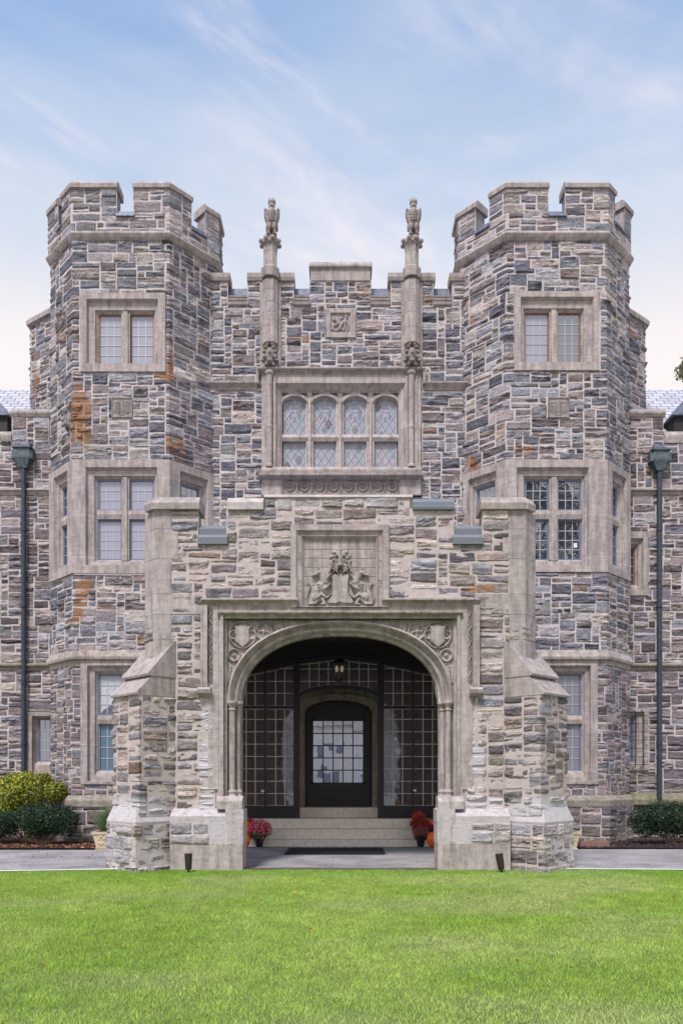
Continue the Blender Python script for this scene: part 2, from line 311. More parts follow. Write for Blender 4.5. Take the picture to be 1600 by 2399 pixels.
# ------------------------------------------------------------------ wall path: plan polyline unrolled to u; off = distance out of the wall face
MORT = np.array(lin(197, 185, 183)); ASH = np.array(lin(171, 159, 155))
def ash(v=.08): return np.clip(ASH * (1 + random.uniform(-v, v)) * np.array([1 + random.uniform(-.02, .02), 1, 1 + random.uniform(-.03, .03)]), 0, 1)
class Path:
    def __init__(s, pts):
        s.p = np.array(pts, float); d = np.diff(s.p, axis=0); s.L = np.hypot(d[:, 0], d[:, 1]); s.d = d / s.L[:, None]
        s.n = np.stack([s.d[:, 1], -s.d[:, 0]], 1); s.c = np.concatenate([[0], np.cumsum(s.L)])
    def base(s, us):
        us = np.atleast_1d(np.asarray(us, float)); k = np.clip(np.searchsorted(s.c, us, side='right') - 1, 0, len(s.L) - 1)
        p = s.p[k] + s.d[k] * (us - s.c[k])[:, None]; n = s.n[k].copy()
        for i in range(1, len(s.L)):
            w = np.abs(us - s.c[i]) < 1e-4
            if w.any():
                b = s.n[i - 1] + s.n[i]; b = b / np.linalg.norm(b); b = b / max(.3, b @ s.n[i]); n[w] = b; p[w] = s.p[i]
        return p, n
    def pos(s, us, off, z):
        p, n = s.base(us); off = np.broadcast_to(off, (len(p),)); z = np.broadcast_to(z, (len(p),))
        q = p + n * off[:, None]; return np.stack([q[:, 0], q[:, 1], z], 1)
    def upx(s, px, seg, off=0):
        k = (px - CX) / F; p = s.p[seg] + s.n[seg] * off; d = s.d[seg]
        t = (k * p[1] - p[0]) / (d[0] - k * d[1]); return s.c[seg] + t
    def zpy(s, py, u, off=0): p, n = s.base([u]); y = (p + n * off)[0, 1]; return EYE + (HZ - py) / F * y
    def cuts(s, u0, u1, extra=()):
        r = [u0] + [c for c in s.c[1:-1] if u0 + 1e-3 < c < u1 - 1e-3] + [u1]
        return r
    def sweep(s, mb, u0, u1, prof, mat='ashlar', tint=None, joint=.85, stain=(0, 0, 0), cap=True, jmat='mortar'):
        cols = s.cuts(u0, u1); js = []
        if joint:
            n = int((u1 - u0) / joint)
            for i in range(1, n + 1):
                j = u0 + (u1 - u0) * (i + random.uniform(-.12, .12)) / (n + 1)
                if all(abs(j - c) > .05 for c in cols): js.append(j)
        seg = sorted([(c, 0) for c in cols] + [(j - .006, 1) for j in js] + [(j + .006, 2) for j in js]); t = ash() if tint is None else np.array(tint)
        isj = False
        for (a, ka), (b, kb) in zip(seg[:-1], seg[1:]):
            if ka == 1: isj = True
            elif ka == 2: isj = False; t = ash() if tint is None else np.array(tint) * random.uniform(.93, 1.07)
            P = [s.pos([a, b], o, z) for o, z in prof]; n = len(prof)
            for i in range(n):
                j = (i + 1) % n
                mb.add([P[i][0], P[i][1], P[j][1], P[j][0]], [(0, 1, 2, 3)], mat, MORT if isj else t, stain)
        if cap:
            for u in (u0, u1): mb.add([s.pos([u], o, z)[0] for o, z in prof], [tuple(range(len(prof)))], mat, t, stain)
    def ring(s, mb, rects, mat='ashlar', joints=(), stain=(0, 0, 0), tint=None):
        """concentric rectangles (u0,u1,z0,z1,off) joined into a stepped frame"""
        zs = sorted(joints); T = [ash() for _ in range(12)] if tint is None else [np.array(tint)] * 12
        for A, B in zip(rects[:-1], rects[1:]):
            a0, a1, b0, b1, ao = A; c0, c1, d0, d1, bo = B
            def q(p, tt): mb.add([s.pos([u], o, z)[0] for u, z, o in p], [(0, 1, 2, 3)], mat, tt, stain)
            q([(a0, b1, ao), (a1, b1, ao), (c1, d1, bo), (c0, d1, bo)], T[0]); q([(a0, b0, ao), (a1, b0, ao), (c1, d0, bo), (c0, d0, bo)], T[1])
            for sd, (ua, ub) in enumerate(((a0, c0), (a1, c1))):
                def lz(z): return z, min(max(z, d0), d1)
                cut = [(b0, d0)]; kinds = []
                for j in zs:
                    if d0 + .02 < j < d1 - .02: cut += [(j - .006, j - .006), (j + .006, j + .006)]; kinds += [0, 1]
                cut += [(b1, d1)]; kinds += [0]
                for i, k in enumerate(kinds):
                    (z0a, z0b), (z1a, z1b) = cut[i], cut[i + 1]
                    q([(ua, z0a, ao), (ub, z0b, bo), (ub, z1b, bo), (ua, z1a, ao)], MORT if k else T[2 + (sd * 5 + i // 2) % 9])
PALS = {
 'tower': [((126, 126, 136), 26), ((106, 107, 119), 20), ((140, 134, 138), 18), ((138, 128, 127), 13), ((160, 151, 149), 10), ((118, 110, 114), 12), ((154, 153, 160), 10), ((142, 124, 114), 2), ((172, 164, 161), 4)],
 'wing': [((130, 121, 125), 24), ((114, 107, 114), 20), ((140, 129, 129), 20), ((118, 118, 127), 14), ((152, 142, 139), 9), ((100, 92, 96), 9), ((144, 142, 148), 6)],
 'porch': [((138, 131, 135), 20), ((146, 134, 131), 22), ((160, 149, 145), 18), ((122, 111, 111), 16), ((142, 140, 148), 10), ((170, 159, 155), 10), ((108, 103, 108), 9), ((132, 112, 103), 2)],
 'parapet': [((150, 142, 143), 22), ((130, 126, 132), 18), ((162, 153, 152), 18), ((118, 117, 126), 16), ((140, 130, 128), 14), ((138, 139, 147), 12)],
}
def pick(pal):
    p = PALS[pal]; w = [a[1] for a in p]; c = random.choices(p, w)[0][0]; c = np.array(lin(*c)) * random.uniform(.84, 1.36) * np.array([1.03, 1.0, .97])
    return c * np.array([1 + random.uniform(-.04, .04), 1, 1 + random.uniform(-.04, .05)])
def stone(mb, path, u0, u1, z0, z1, off0, pal, gap=.036, rough=.055, cell=.030, stainf=None, jit=.017, base=(.016, .042)):
    w, h = u1 - u0, z1 - z0; sd = random.randrange(1 << 16)
    if w < .05 or h < .035: return
    g = [gap * random.uniform(.6, 1.25) / 1 for _ in range(4)]
    a0, a1 = u0 + g[0] / 2, u1 - g[1] / 2
    cs = [c for c in path.c[1:-1] if a0 + .015 < c < a1 - .015]
    us = np.linspace(a0, a1, max(4, int(w / cell) + 1))
    for c in cs: us[np.argmin(np.abs(us - c))] = c
    us = np.unique(np.concatenate([us, [a0 + .012, a1 - .012]])); us = us[np.concatenate([[True], np.diff(us) > .004])]; us[-1] = a1
    for c in cs:
        if not np.any(np.abs(us - c) < 1e-6): us = np.sort(np.append(us, c))
    nz = max(4, int(h / cell) + 1); ts = np.unique(np.concatenate([np.linspace(0, 1, nz), [.012 / h, 1 - .012 / h]]))
    S = (us - us[0]) / (us[-1] - us[0]); jb = [random.uniform(-jit, jit) for _ in range(4)]
    zb = z0 + g[2] / 2 + jb[0] * (1 - S) + jb[1] * S + .012 * (fbm(us * 9, us * 0, sd, 2) - .5) * (gap / .016)
    zt = z1 - g[3] / 2 + jb[2] * (1 - S) + jb[3] * S + .012 * (fbm(us * 9, us * 0 + 5, sd, 2) - .5) * (gap / .016)
    Zg = zb[None, :] + (zt - zb)[None, :] * ts[:, None]
    ju = np.array([random.uniform(-jit, jit) for _ in range(2)]) * .8
    U = np.tile(us, (len(ts), 1)); e = .012 * (fbm(ts * h * 12, ts * 0, sd + 3, 2) - .5)
    if not cs or cs[0] - a0 > .05: U[:, 0] += ju[0] + e
    if not cs or a1 - cs[-1] > .05: U[:, -1] += ju[1] + e
    du = np.minimum(us - us[0], us[-1] - us)[None, :]; dz = np.minimum(Zg - Zg[:1], Zg[-1:] - Zg); d = np.minimum(du, dz)
    b = random.uniform(*base); rr = rough * random.choice([.25, .7, 1, 1.2])
    big = fbm(U * 3.2 + sd % 97, Zg * 13, sd, 3); fine = fbm(U * 14, Zg * 38, sd + 9, 2)
    step = np.floor((big + .15 * T_tilt(S, ts, random)) * 6) / 6
    hgt = b * sms(d / .018) + rr * 2 * (.55 * (big - .5) + .6 * (step - .45) + .22 * (fine - .5)) * sms(d / .03) + (ts[:, None] - .5) * random.uniform(-.4, .6) * rr * sms(d / .02)
    off = off0 - .006 + np.maximum(hgt, .017 if pal != 'porch' else .0135)
    p, n = path.base(us); xy = p[None] + n[None] * off[:, :, None]
    # sideways wobble of end columns
    t2 = (U - us[None, :]); xy = xy + 0 * xy
    kseg = np.clip(np.searchsorted(path.c, us, side='right') - 1, 0, len(path.L) - 1); xy = xy + path.d[kseg][None] * t2[:, :, None]
    V = np.concatenate([xy, Zg[:, :, None]], 2).reshape(-1, 3); nu = len(us)
    idx = np.arange(len(ts) * nu).reshape(len(ts), nu); Fq = np.stack([idx[:-1, :-1], idx[:-1, 1:], idx[1:, 1:], idx[1:, :-1]], -1).reshape(-1, 4)
    col = pick(pal); col2 = col * (.35 + .3 * random.random()) * np.array([1, .97, .97]) if random.random() < .65 else col * 1.4
    k = sms((fbm(U * 5 + 3, Zg * 18, sd + 21, 3) - .46) * 7)[:, :, None]
    tint = (col[None, None] * (1 - k * .6) + np.array(col2)[None, None] * k * .6) * (1 + .5 * (fine[:, :, None] - .5))
    st = np.zeros((len(ts), nu, 3)) if stainf is None else stainf(U, Zg)
    mb.add(V, Fq, 'rubble', tint.reshape(-1, 3), st.reshape(-1, 3))
def T_tilt(S, ts, r): return r.uniform(-.5, .5) * S[None, :] + r.uniform(-1, 1) * ts[:, None]
def rubble(mb, path, u0, u1, z0, z1, mask=None, off=0, pal='tower', du=.1, dz=.074, hs=(2, 2, 2, 3, 3, 4), ws=(3, 4, 4, 5, 6, 7), stainf=None, blocks=(), mtint=None, **kw):
    nu = max(1, round((u1 - u0) / du)); nz = max(1, round((z1 - z0) / dz)); du = (u1 - u0) / nu; dz = (z1 - z0) / nz
    ok = np.ones((nz, nu), bool)
    if mask:
        for j in range(nz):
            for i in range(nu): ok[j, i] = mask(u0 + (i + .5) * du, z0 + (j + .5) * dz)
    free = ok.copy(); kw2 = dict(kw)
    for j in range(nz):
        for i in range(nu):
            if not free[j, i]: continue
            h = random.choice(hs); w = random.choice(ws)
            if h >= 3: w = max(w, 4)
            if h >= 4: w = random.choice((4, 5, 6, 7))
            if random.random() < .08: w = 2; h = min(h, 2)
            if random.random() < .08: h = 1; w = max(w, 4)
            k = 0
            while k < w and i + k < nu and free[j, i + k]: k += 1
            run = 0
            while i + k + run < nu and run < 2 and free[j, i + k + run]: run += 1
            if run == 1 and k + 1 <= w + 1: k += 1      # never leave a sliver
            w = k; hh = 1
            while hh < h and j + hh < nz and free[j + hh, i:i + w].all(): hh += 1
            if j + hh == nz - 1 and free[j + hh, i:i + w].all(): hh += 1
            h = hh; free[j:j + h, i:i + w] = False
            if w == 1 and h == 1 and random.random() < .5: continue
            stone(mb, path, u0 + i * du, u0 + (i + w) * du, z0 + j * dz, z0 + (j + h) * dz, off, pal, stainf=stainf, **kw)
    mt = MORT if mtint is None else np.array(mtint)
    for j in range(nz):
        i = 0
        while i < nu:
            if not ok[j, i]: i += 1; continue
            k = i
            while k < nu and ok[j, k] and k - i < 4: k += 1
            cols = path.cuts(u0 + i * du, u0 + k * du)
            for a, b in zip(cols[:-1], cols[1:]):
                za, zb = z0 + j * dz, z0 + (j + 1) * dz; st = (0, 0, 0)
                if stainf is not None: st = stainf(np.array([[a, b], [b, a]]), np.array([[za, za], [zb, zb]])).reshape(-1, 3)
                mb.add(np.concatenate([path.pos([a, b], off + .008, za), path.pos([b, a], off + .008, zb)]), [(0, 1, 2, 3)], 'mortar', mt, st)
            i = k
def coping(path, mb, u0, u1, z0, z1, back=.42, over=.05, stain=(0, 0, 0), tint=None):
    path.sweep(mb, u0 - .04, u1 + .04, [(over, z0), (over + .012, z0 + (z1 - z0) * .45), (over - .05, z1 - .03), (over - .09, z1), (-back, z1), (-back, z0)], tint=tint, joint=1.1, stain=stain)

# ------------------------------------------------------------------ window parts
def casement(path, u0, u1, z0, z1, off, cols, rows, frame, pane, win, fw=.035, lead='lead', lw=.009):
    mb = MB()
    def bar(a, b, c, d, o0, o1, mat): path.sweep(mb, a, b, [(o0, c), (o1, c), (o1, d), (o0, d)], mat, tint=(.3, .3, .3), joint=0)
    bar(u0, u0 + fw, z0, z1, off - .02, off + .03, frame); bar(u1 - fw, u1, z0, z1, off - .02, off + .03, frame)
    bar(u0 + fw, u1 - fw, z0, z0 + fw, off - .02, off + .028, frame); bar(u0 + fw, u1 - fw, z1 - fw, z1, off - .02, off + .028, frame)
    for i in range(1, cols): c = u0 + fw + (u1 - u0 - 2 * fw) * i / cols; bar(c - lw, c + lw, z0 + fw, z1 - fw, off - .004, off + .010, lead)
    for j in range(1, rows): c = z0 + fw + (z1 - z0 - 2 * fw) * j / rows; bar(u0 + fw, u1 - fw, c - lw, c + lw, off - .004, off + .012, lead)
    mb.build('casement', win)
    g = MB(); g.add(np.concatenate([path.pos([u0 + .01, u1 - .01], off, z0 + .01), path.pos([u1 - .01, u0 + .01], off, z1 - .01)]), [(0, 1, 2, 3)], pane)
    g.build('pane', win)
def window(path, outer, hood, lights, parent, frame='blue_frame', pane='glass_pale', grid=(3, 3), joints=(), label=None, off=.05, sill=.0, stain=(0, 0, 0), fw=.035):
    """outer=(u0,u1,z0,z1); hood rect; lights = columns x rows of (u0,u1,z0,z1)"""
    mb = MB(); us = sorted(set([l[0] for l in lights] + [l[1] for l in lights])); zs = sorted(set([l[2] for l in lights] + [l[3] for l in lights]))
    a0, a1, b0, b1 = us[0], us[-1], zs[0], zs[-1]; o0, o1, p0, p1 = outer; h0, h1, q0, q1 = hood; m = .04
    path.ring(mb, [(o0, o1, p0, p1, -.03), (o0, o1, p0, p1, off), (h0, h1, q0, q1, off), (h0 + .025, h1 - .025, q0 + .01, q1 - .05, off - .09), (a0 - m - .02, a1 + m + .02, b0 - .05 - sill, b1 + m + .015, off - .10), (a0 - m, a1 + m, b0 - .035, b1 + m, off - .15), (a0, a1, b0, b1, off - .19), (a0, a1, b0, b1, off - .3)], joints=joints, stain=stain)
    for l, r in zip(us[1::2], us[2::2]):
        if r - l > .01: path.sweep(mb, l, r, [(off - .3, b0), (off - .3, b1), (off - .14, b1), (off - .14, b0)], joint=0); c = (l + r) / 2; w = (r - l) * .3; path.sweep(mb, c - w, c + w, [(off - .2, b0 - .03), (off - .2, b1 + .03), (off - .105, b1 + .03), (off - .105, b0 - .03)], joint=0)
    for l, r in zip(zs[1::2], zs[2::2]):
        if r - l > .01: path.sweep(mb, a0, a1, [(off - .3, l), (off - .3, r), (off - .15, r), (off - .125, (l + r) / 2), (off - .15, l)], joint=0)
    w = mb.build('window', parent)
    if label: w['label'] = label
    for k, (u0, u1, z0, z1) in enumerate(lights):
        gr = grid[k] if isinstance(grid, list) else grid; pn = pane[k] if isinstance(pane, list) else pane
        casement(path, u0 + .004, u1 - .004, z0 + .004, z1 - .004, off - .235, gr[0], gr[1], frame, pn, w, fw)
    return w
# ------------------------------------------------------------------ carved relief from strokes (height field)
def relief(mb, path, u0, u1, z0, z1, off, strokes, box, cell=.012, inside=None, tint=None, stain=(0, 0, 0), scale=1.0):
    """strokes in drawing coordinates; box=(x0,x1,y_top,y_bottom) of the panel in them"""
    nu = int((u1 - u0) / cell) + 1; nz = int((z1 - z0) / cell) + 1; us = np.linspace(u0, u1, nu); zs = np.linspace(z0, z1, nz)
    x0, x1, yt, yb = box; UX, ZY = np.meshgrid(x0 + (us - u0) / (u1 - u0) * (x1 - x0), yb + (zs - z0) / (z1 - z0) * (yt - yb)); Hh = np.zeros_like(UX); asp = 1
    for s_ in strokes:
        k = s_[0]
        if k == 'cap':
            pts, r0, r1, h = s_[1:5]; n = len(pts) - 1
            for i in range(n):
                (ax, ay), (bx, by) = pts[i], pts[i + 1]; dx, dy = bx - ax, by - ay; t = np.clip(((UX - ax) * dx + (ZY - ay) * dy) / (dx * dx + dy * dy + 1e-9), 0, 1)
                r = r0 + (r1 - r0) * (i + t) / n; d = np.hypot(UX - ax - t * dx, ZY - ay - t * dy) / r
                Hh = np.maximum(Hh, h * np.sqrt(np.clip(1 - d * d, 0, 1)))
        elif k in ('ell', 'sub', 'addl'):
            cx_, cy_, rx, ry, h = s_[1:6]; an = math.radians(s_[6]) if len(s_) > 6 else 0
            a = (UX - cx_) * math.cos(an) + (ZY - cy_) * math.sin(an); b = -(UX - cx_) * math.sin(an) + (ZY - cy_) * math.cos(an)
            dome = h * np.sqrt(np.clip(1 - (a / rx) ** 2 - (b / ry) ** 2, 0, 1))
            if k == 'ell': Hh = np.maximum(Hh, dome)
            elif k == 'addl': Hh = Hh + dome
            else: Hh = Hh - dome
        elif k == 'poly':
            pts, h, bev = s_[1:4]; ins = np.zeros(UX.shape, bool); dm = np.full(UX.shape, 1e9); n = len(pts)
            for i in range(n):
                (ax, ay), (bx, by) = pts[i], pts[(i + 1) % n]
                c_ = ((ay > ZY) != (by > ZY)) & (UX < (bx - ax) * (ZY - ay) / (by - ay + 1e-12) + ax); ins ^= c_
                dx, dy = bx - ax, by - ay; t = np.clip(((UX - ax) * dx + (ZY - ay) * dy) / (dx * dx + dy * dy + 1e-9), 0, 1); dm = np.minimum(dm, np.hypot(UX - ax - t * dx, ZY - ay - t * dy))
            Hh = np.where(ins, np.maximum(Hh, h * np.clip(dm / bev, 0, 1)), Hh)
        elif k == 'lines':
            for ax in s_[1]: Hh = Hh - s_[3] * (np.abs(UX - ax) < s_[4]) * (Hh < .004)
            for ay in s_[2]: Hh = Hh - s_[3] * (np.abs(ZY - ay) < s_[4]) * (Hh < .004)
        elif k == 'ridges':
            cx_, cy_, rx, ry, h, nn = s_[1:7]; an = np.arctan2((ZY - cy_) / ry, (UX - cx_) / rx); d = np.hypot((UX - cx_) / rx, (ZY - cy_) / ry)
            Hh = Hh + h * np.cos(an * nn + 6 * d) * (d < 1) * np.clip(d * 3 - .9, 0, 1)
    Hh = Hh * scale + .003 * (fbm(UX * .11, ZY * .11, 5) - .5)
    p, n = path.base(us); xy = p[None] + n[None] * (off + Hh)[:, :, None]; V = np.concatenate([xy, np.broadcast_to(zs[:, None, None], (nz, nu, 1))], 2).reshape(-1, 3)
    idx = np.arange(nz * nu).reshape(nz, nu); Q = np.stack([idx[:-1, :-1], idx[:-1, 1:], idx[1:, 1:], idx[1:, :-1]], -1)
    if inside is not None:
        uc = (us[:-1] + us[1:]) / 2; zc = (zs[:-1] + zs[1:]) / 2; UU, ZZ = np.meshgrid(uc, zc); Q = Q[inside(UU, ZZ)]
    Q = Q.reshape(-1, 4); mb.add(V, Q, 'ashlar', ASH if tint is None else tint, stain)
def circle(cx_, cy_, r, n=20, a0=0, a1=360): return [(cx_ + r * math.cos(math.radians(a0 + (a1 - a0) * i / n)), cy_ + r * math.sin(math.radians(a0 + (a1 - a0) * i / n))) for i in range(n + 1)]

# ================================================================== BUILDING
castle = empty('castle_building', (0, 19, 0))
tag(castle, 'grey rubble stone castle building with twin crenellated octagonal towers and arched entrance porch', 'building')
DT, DF, DW, DP = 18.9, 19.8, 20.6, 13.75
def streaks(lst):
    """lst: (channel, u0, u1, z0, z1, strength): stains with ragged edges"""
    def f(U, Zz):
        out = np.zeros(U.shape + (3,))
        for ch, a, b, c, d, st in lst:
            if ch == 0:      # rust: drips of different length, fading downwards
                L_ = d - c; k = 0
                top = d - L_ * .12 * vn(U * 9, U * 0 + 2, 5); bot = c + L_ * .25 * vn(U * 13 + a, U * 0, 6)
                cu = (a + b) / 2 + (b - a) * .5 * (fbm(Zz * 2.5, Zz * 0 + a, 17) - .5) * 2; hw_ = (b - a) / 2 * (.55 + .9 * vn(Zz * 1.4, Zz * 0 + b, 19)); k = sms((top - Zz) / .08) * sms((Zz - bot) / (.3 * L_ + .05)) * sms((hw_ + .05 - np.abs(U - cu)) / .13)
                k = k * (.45 + .95 * vn(U * 7, Zz * 4, 12)) * (.75 + .25 * (Zz - c) / L_); out[..., 0] = np.maximum(out[..., 0], np.clip(k * st * 1.5, 0, 1)); continue
            cu = (a + b) / 2 + .05 * (fbm(Zz * 2.1, Zz * 0 + a, 3) - .5) * 2; w = (b - a) / 2 * (.7 + .6 * fbm(Zz * 3, Zz * 0, 8))
            k = sms((w - np.abs(U - cu)) / (w * .6) + .2) * sms((Zz - c) / .12) * sms((d - Zz) / .12) * (.45 + .9 * fbm(U * 5, Zz * 4, 11))
            out[..., ch] = np.maximum(out[..., ch], np.clip(k * st, 0, 1))
        return out
    return f

def tower(side):
    Lft = side < 0
    if Lft: fl, fr = X(172, DT), X(396, DT); tl, tr = .88, 1.0
    else: fl, fr = X(1187, DT), X(1420, DT); tl, tr = 1.0, .88
    P = Path([(fl - tl, 22.2), (fl - tl, DT + tl), (fl, DT), (fr, DT), (fr + tr, DT + tr), (fr + tr, 22.2)])
    zf = lambda y: Z(y, DT); up = P.upx; uF0, uF1 = P.c[2], P.c[3]
    tw = empty('tower', (0, 0, 0)); tw.parent = castle; tw.matrix_parent_inverse = Matrix.Translation((0, -19, 0))
    z_par0, z_sill, z_sill_t, z_top = zf(550), zf(512), zf(488), zf(445)
    # merlons as (u0,u1)
    if Lft: mer = [(P.c[1] - .55, up(140, 1)), (up(152, 1), up(274, 2)), (up(317, 2), up(444, 3)), (up(480, 3), P.c[4] + .6)]
    else: mer = [(P.c[1] - .6, up(1117, 1)), (up(1152, 1), up(1281, 2)), (up(1325, 2), up(1434, 3)), (up(1457, 3), P.c[4] + .55)]
    if Lft:
        win_up = dict(outer=(up(189, 2), up(388, 2), zf(872), zf(688)), hood=(up(204, 2), up(371, 2), zf(853), zf(702)), lights=[(up(227, 2), up(282, 2), zf(849), zf(728)), (up(302, 2), up(357, 2), zf(849), zf(728))])
        ml = (225, 282, 300, 357); band = (1344, 1078)
    else:
        win_up = dict(outer=(up(1205, 2), up(1403, 2), zf(869), zf(684)), hood=(up(1219, 2), up(1390, 2), zf(850), zf(697)), lights=[(up(1233, 2), up(1289, 2), zf(846), zf(724)), (up(1309, 2), up(1364, 2), zf(846), zf(724))])
        ml = (1233, 1289, 1309, 1366); band = (1341, 1078)
    bz0, bz1 = zf(band[0]), zf(band[1])
    eg = (262, 311) if Lft else (1283, 1333); eagle = (up(eg[0], 2), up(eg[1], 2), zf(979), zf(932))
    gl = (226, 284, 300, 357) if Lft else (1234, 1290, 1308, 1366)
    gnd_o = (up(gl[0] - 36, 2), up(gl[3] + 33, 2), zf(1838), zf(1548)); gnd_h = (up(gl[0] - 22, 2), up(gl[3] + 17, 2), zf(1832), zf(1560))
    if Lft: gnd_h = (up(206, 2), up(372, 2), zf(1832), zf(1560))
    st = []
    if Lft:
        st = [(0, up(172, 2) - .02, up(206, 2), zf(1112), zf(884), 1.0), (0, up(168, 1), uF0 + .05, zf(1100), zf(990), .55), (0, up(168, 2), up(208, 2), zf(1520), zf(1340), 1.0),
              (0, up(390, 2), up(397, 3) + .12, zf(960), zf(790), .75), (0, up(360, 2), up(392, 2), zf(905), zf(868), .6), (0, up(398, 3), up(450, 3), zf(1090), zf(1010), .45), (0, up(135, 1), up(160, 1), zf(830), zf(700), .4)]
    else: st = [(0, up(1090, 1), up(1120, 1), zf(1130), zf(1030), .8), (0, up(1200, 2), up(1245, 2), zf(1085), zf(1040), .5), (0, up(1110, 1), up(1135, 1), zf(1100), zf(1060), .5), (0, up(1095, 1), up(1112, 1), zf(760), zf(650), .35)]
    st += [(2, P.c[0], P.c[-1], zf(1990), zf(1890), .38)]
    sf = streaks(st)
    def inr(r, u, z, e=.02): return r[0] - e < u < r[1] + e and r[2] - e < z < r[3] + e
    def mask(u, z):
        if inr(win_up['outer'], u, z, -.02) or inr(eagle, u, z, -.02) or inr(gnd_o, u, z, -.02): return False
        return not (bz0 < z < bz1 and P.c[1] < u < P.c[4])
    mb = MB(); zs1, zs2 = zf(1527), zf(1546); zp = zf(1864)
    rubble(mb, P, P.c[1] - .4, P.c[4] + .5, zs1 - .02, z_par0 - .08, mask, stainf=sf, pal='tower')
    rubble(mb, P, P.c[1] - .4, P.c[4] + .3, zp - .02, zs2 - .05, mask, stainf=sf, pal='wing', du=.075, dz=.06, hs=(2, 2, 3, 3, 4), ws=(2, 3, 3, 4, 5), rough=.026, gap=.028)
    rubble(mb, P, P.c[1] - .4, P.c[4] + .3, -.05, zf(1886), None, off=.10, stainf=sf, pal='wing', hs=(3, 3, 4, 5), rough=.03)
    # parapet
    def pm(u, z): return z < z_sill or any(a < u < b for a, b in mer)
    rubble(mb, P, P.c[1] - .55, P.c[4] + .6, z_par0 - .02, z_top, pm, off=.05, pal='parapet', du=.1, dz=.075, rough=.022)
    # cores give merlons thickness
    for a, b in mer: P.sweep(mb, a + .015, b - .015, [(.044, z_par0), (.044, z_top), (-.36, z_top), (-.36, z_par0)], 'ashlar', tint=lin(168, 160, 160), joint=0)
    P.sweep(mb, P.c[1] - .5, P.c[4] + .5, [(.06, z_par0), (.06, z_sill), (-.36, z_sill), (-.36, z_par0)], 'mortar', tint=MORT, joint=0)
    # mid band lintel/sill blocks on the two corner facets are made by their windows
    mb.build('tower_wall', tw)
    for a, b in mer: cb = MB(); coping(P, cb, a, b, z_top, zf(426), back=.44, over=.11); cb.build('merlon_coping', tw)
    for (a, b), (c, d) in zip(mer[:-1], mer[1:]):
        sl = MB(); P.sweep(sl, b, c, [(.12, z_sill), (.12, z_sill + .05), (.02, z_sill + .12), (.02, z_sill + .17), (-.15, z_sill + .25), (-.42, z_sill + .25), (-.42, z_sill)], 'leadsheet', tint=(.3, .3, .3), joint=0); sl.build('embrasure_sill', tw)
    sc = MB(); P.sweep(sc, P.c[1] - .5, P.c[4] + .55, [(.0, z_par0 - .17), (.05, z_par0 - .15), (.09, z_par0 - .10), (.125, z_par0 - .035), (.125, z_par0 - .005), (.06, z_par0 + .07), (0, z_par0 + .07)], joint=1.0); sc.build('string_course', tw)
    sc = MB(); P.sweep(sc, P.c[1] - .4, P.c[4] + .4, [(.0, zs2 - .14), (.035, zs2 - .13), (.04, zs2 - .03), (.11, zs2), (.12, zs2 + .06), (.03, zs1 + .04), (0, zs1 + .04)], joint=1.1, stain=(.25 if Lft else 0, 0, .3)); sc.build('string_course', tw)
    sc = MB(); P.sweep(sc, P.c[1] - .4, P.c[4] + .4, [(0, zf(1890)), (.13, zf(1890)), (.13, zf(1876)), (.03, zp), (0, zp)], joint=1.2, stain=(0, 0, .5)); sc.build('plinth_course', tw)
    # roof deck behind the parapet
    rf = MB(); rf.prism([tuple(q) for q in P.p], z_sill - .4, z_sill - .3, 'leadsheet'); rf.build('roof', tw)
    # carved eagle panel
    eb = MB(); u0, u1, z0, z1 = eagle
    P.ring(eb, [(u0, u1, z0, z1, -.02), (u0, u1, z0, z1, .045), (u0 + .02, u1 - .02, z0 + .02, z1 - .02, .045), (u0 + .03, u1 - .03, z0 + .03, z1 - .03, .025)], tint=ASH * .8)
    S_ = [('cap', [(50, 22), (50, 70)], 8, 13, .03), ('ell', 50, 15, 7, 7, .03), ('cap', [(54, 15), (62, 18)], 3, 1, .02), ('cap', [(50, 72), (42, 92)], 5, 4, .02), ('cap', [(50, 72), (58, 92)], 5, 4, .02), ('cap', [(50, 70), (50, 95)], 6, 9, .015)]
    for k in (-1, 1): S_ += [('cap', [(50, 32), (50 + k * 22, 18), (50 + k * 38, 24)], 6, 4, .028)] + [('cap', [(50 + k * (12 + 8 * i), 26), (50 + k * (18 + 8 * i), 84 - 3 * i)], 4, 2.5, .022) for i in range(4)]
    relief(eb, P, u0 + .03, u1 - .03, z0 + .03, z1 - .03, .022, S_, (0, 100, 0, 100), .009, tint=ASH * .8); eb.build('carved_panel', tw)
    # windows
    lab = 'left tower' if Lft else 'right tower'
    window(P, parent=castle, frame='brown_frame', pane='glass_pale' if Lft else ['glass_pale', 'glass_dark'], grid=(3, 5), joints=(zf(758), zf(833)), label='two light leaded window high on the %s with brown frame' % lab, fw=.022, **win_up)
    jt = (zf(1120), zf(1208), zf(1305))
    L4 = [(up(ml[a], 2), up(ml[a + 1], 2), zf(y1), zf(y0)) for a in (0, 2) for y0, y1 in ((1118, 1192), (1213, 1309))]
    pn = ['glass_pale'] * 4 if Lft else ['glass_dark'] * 4
    window(P, (uF0, uF1, bz0, bz1), (up(ml[0] - 23, 2), up(ml[3] + 12, 2), zf(1325), zf(1096)), L4, castle, grid=[(3, 3), (3, 4)] * 2, joints=jt, pane=pn, label='blue framed four light window in the middle of the %s' % lab)
    for sg, nrm in ((1, 0), (3, 1)):
        a, b = P.c[sg], P.c[sg + 1]; wdt = b - a; e0, e1 = a + wdt * .30, b - wdt * .30
        lt = [(e0, e1, zf(y1), zf(y0)) for y0, y1 in ((1118, 1192), (1213, 1309))]
        window(P, (a, b, bz0, bz1), (e0 - .14, e1 + .14, zf(1325), zf(1096)), lt, castle, grid=[(3, 3), (3, 4)], joints=jt, pane='glass_dark', label='narrow side window on the angled face of the %s' % lab)
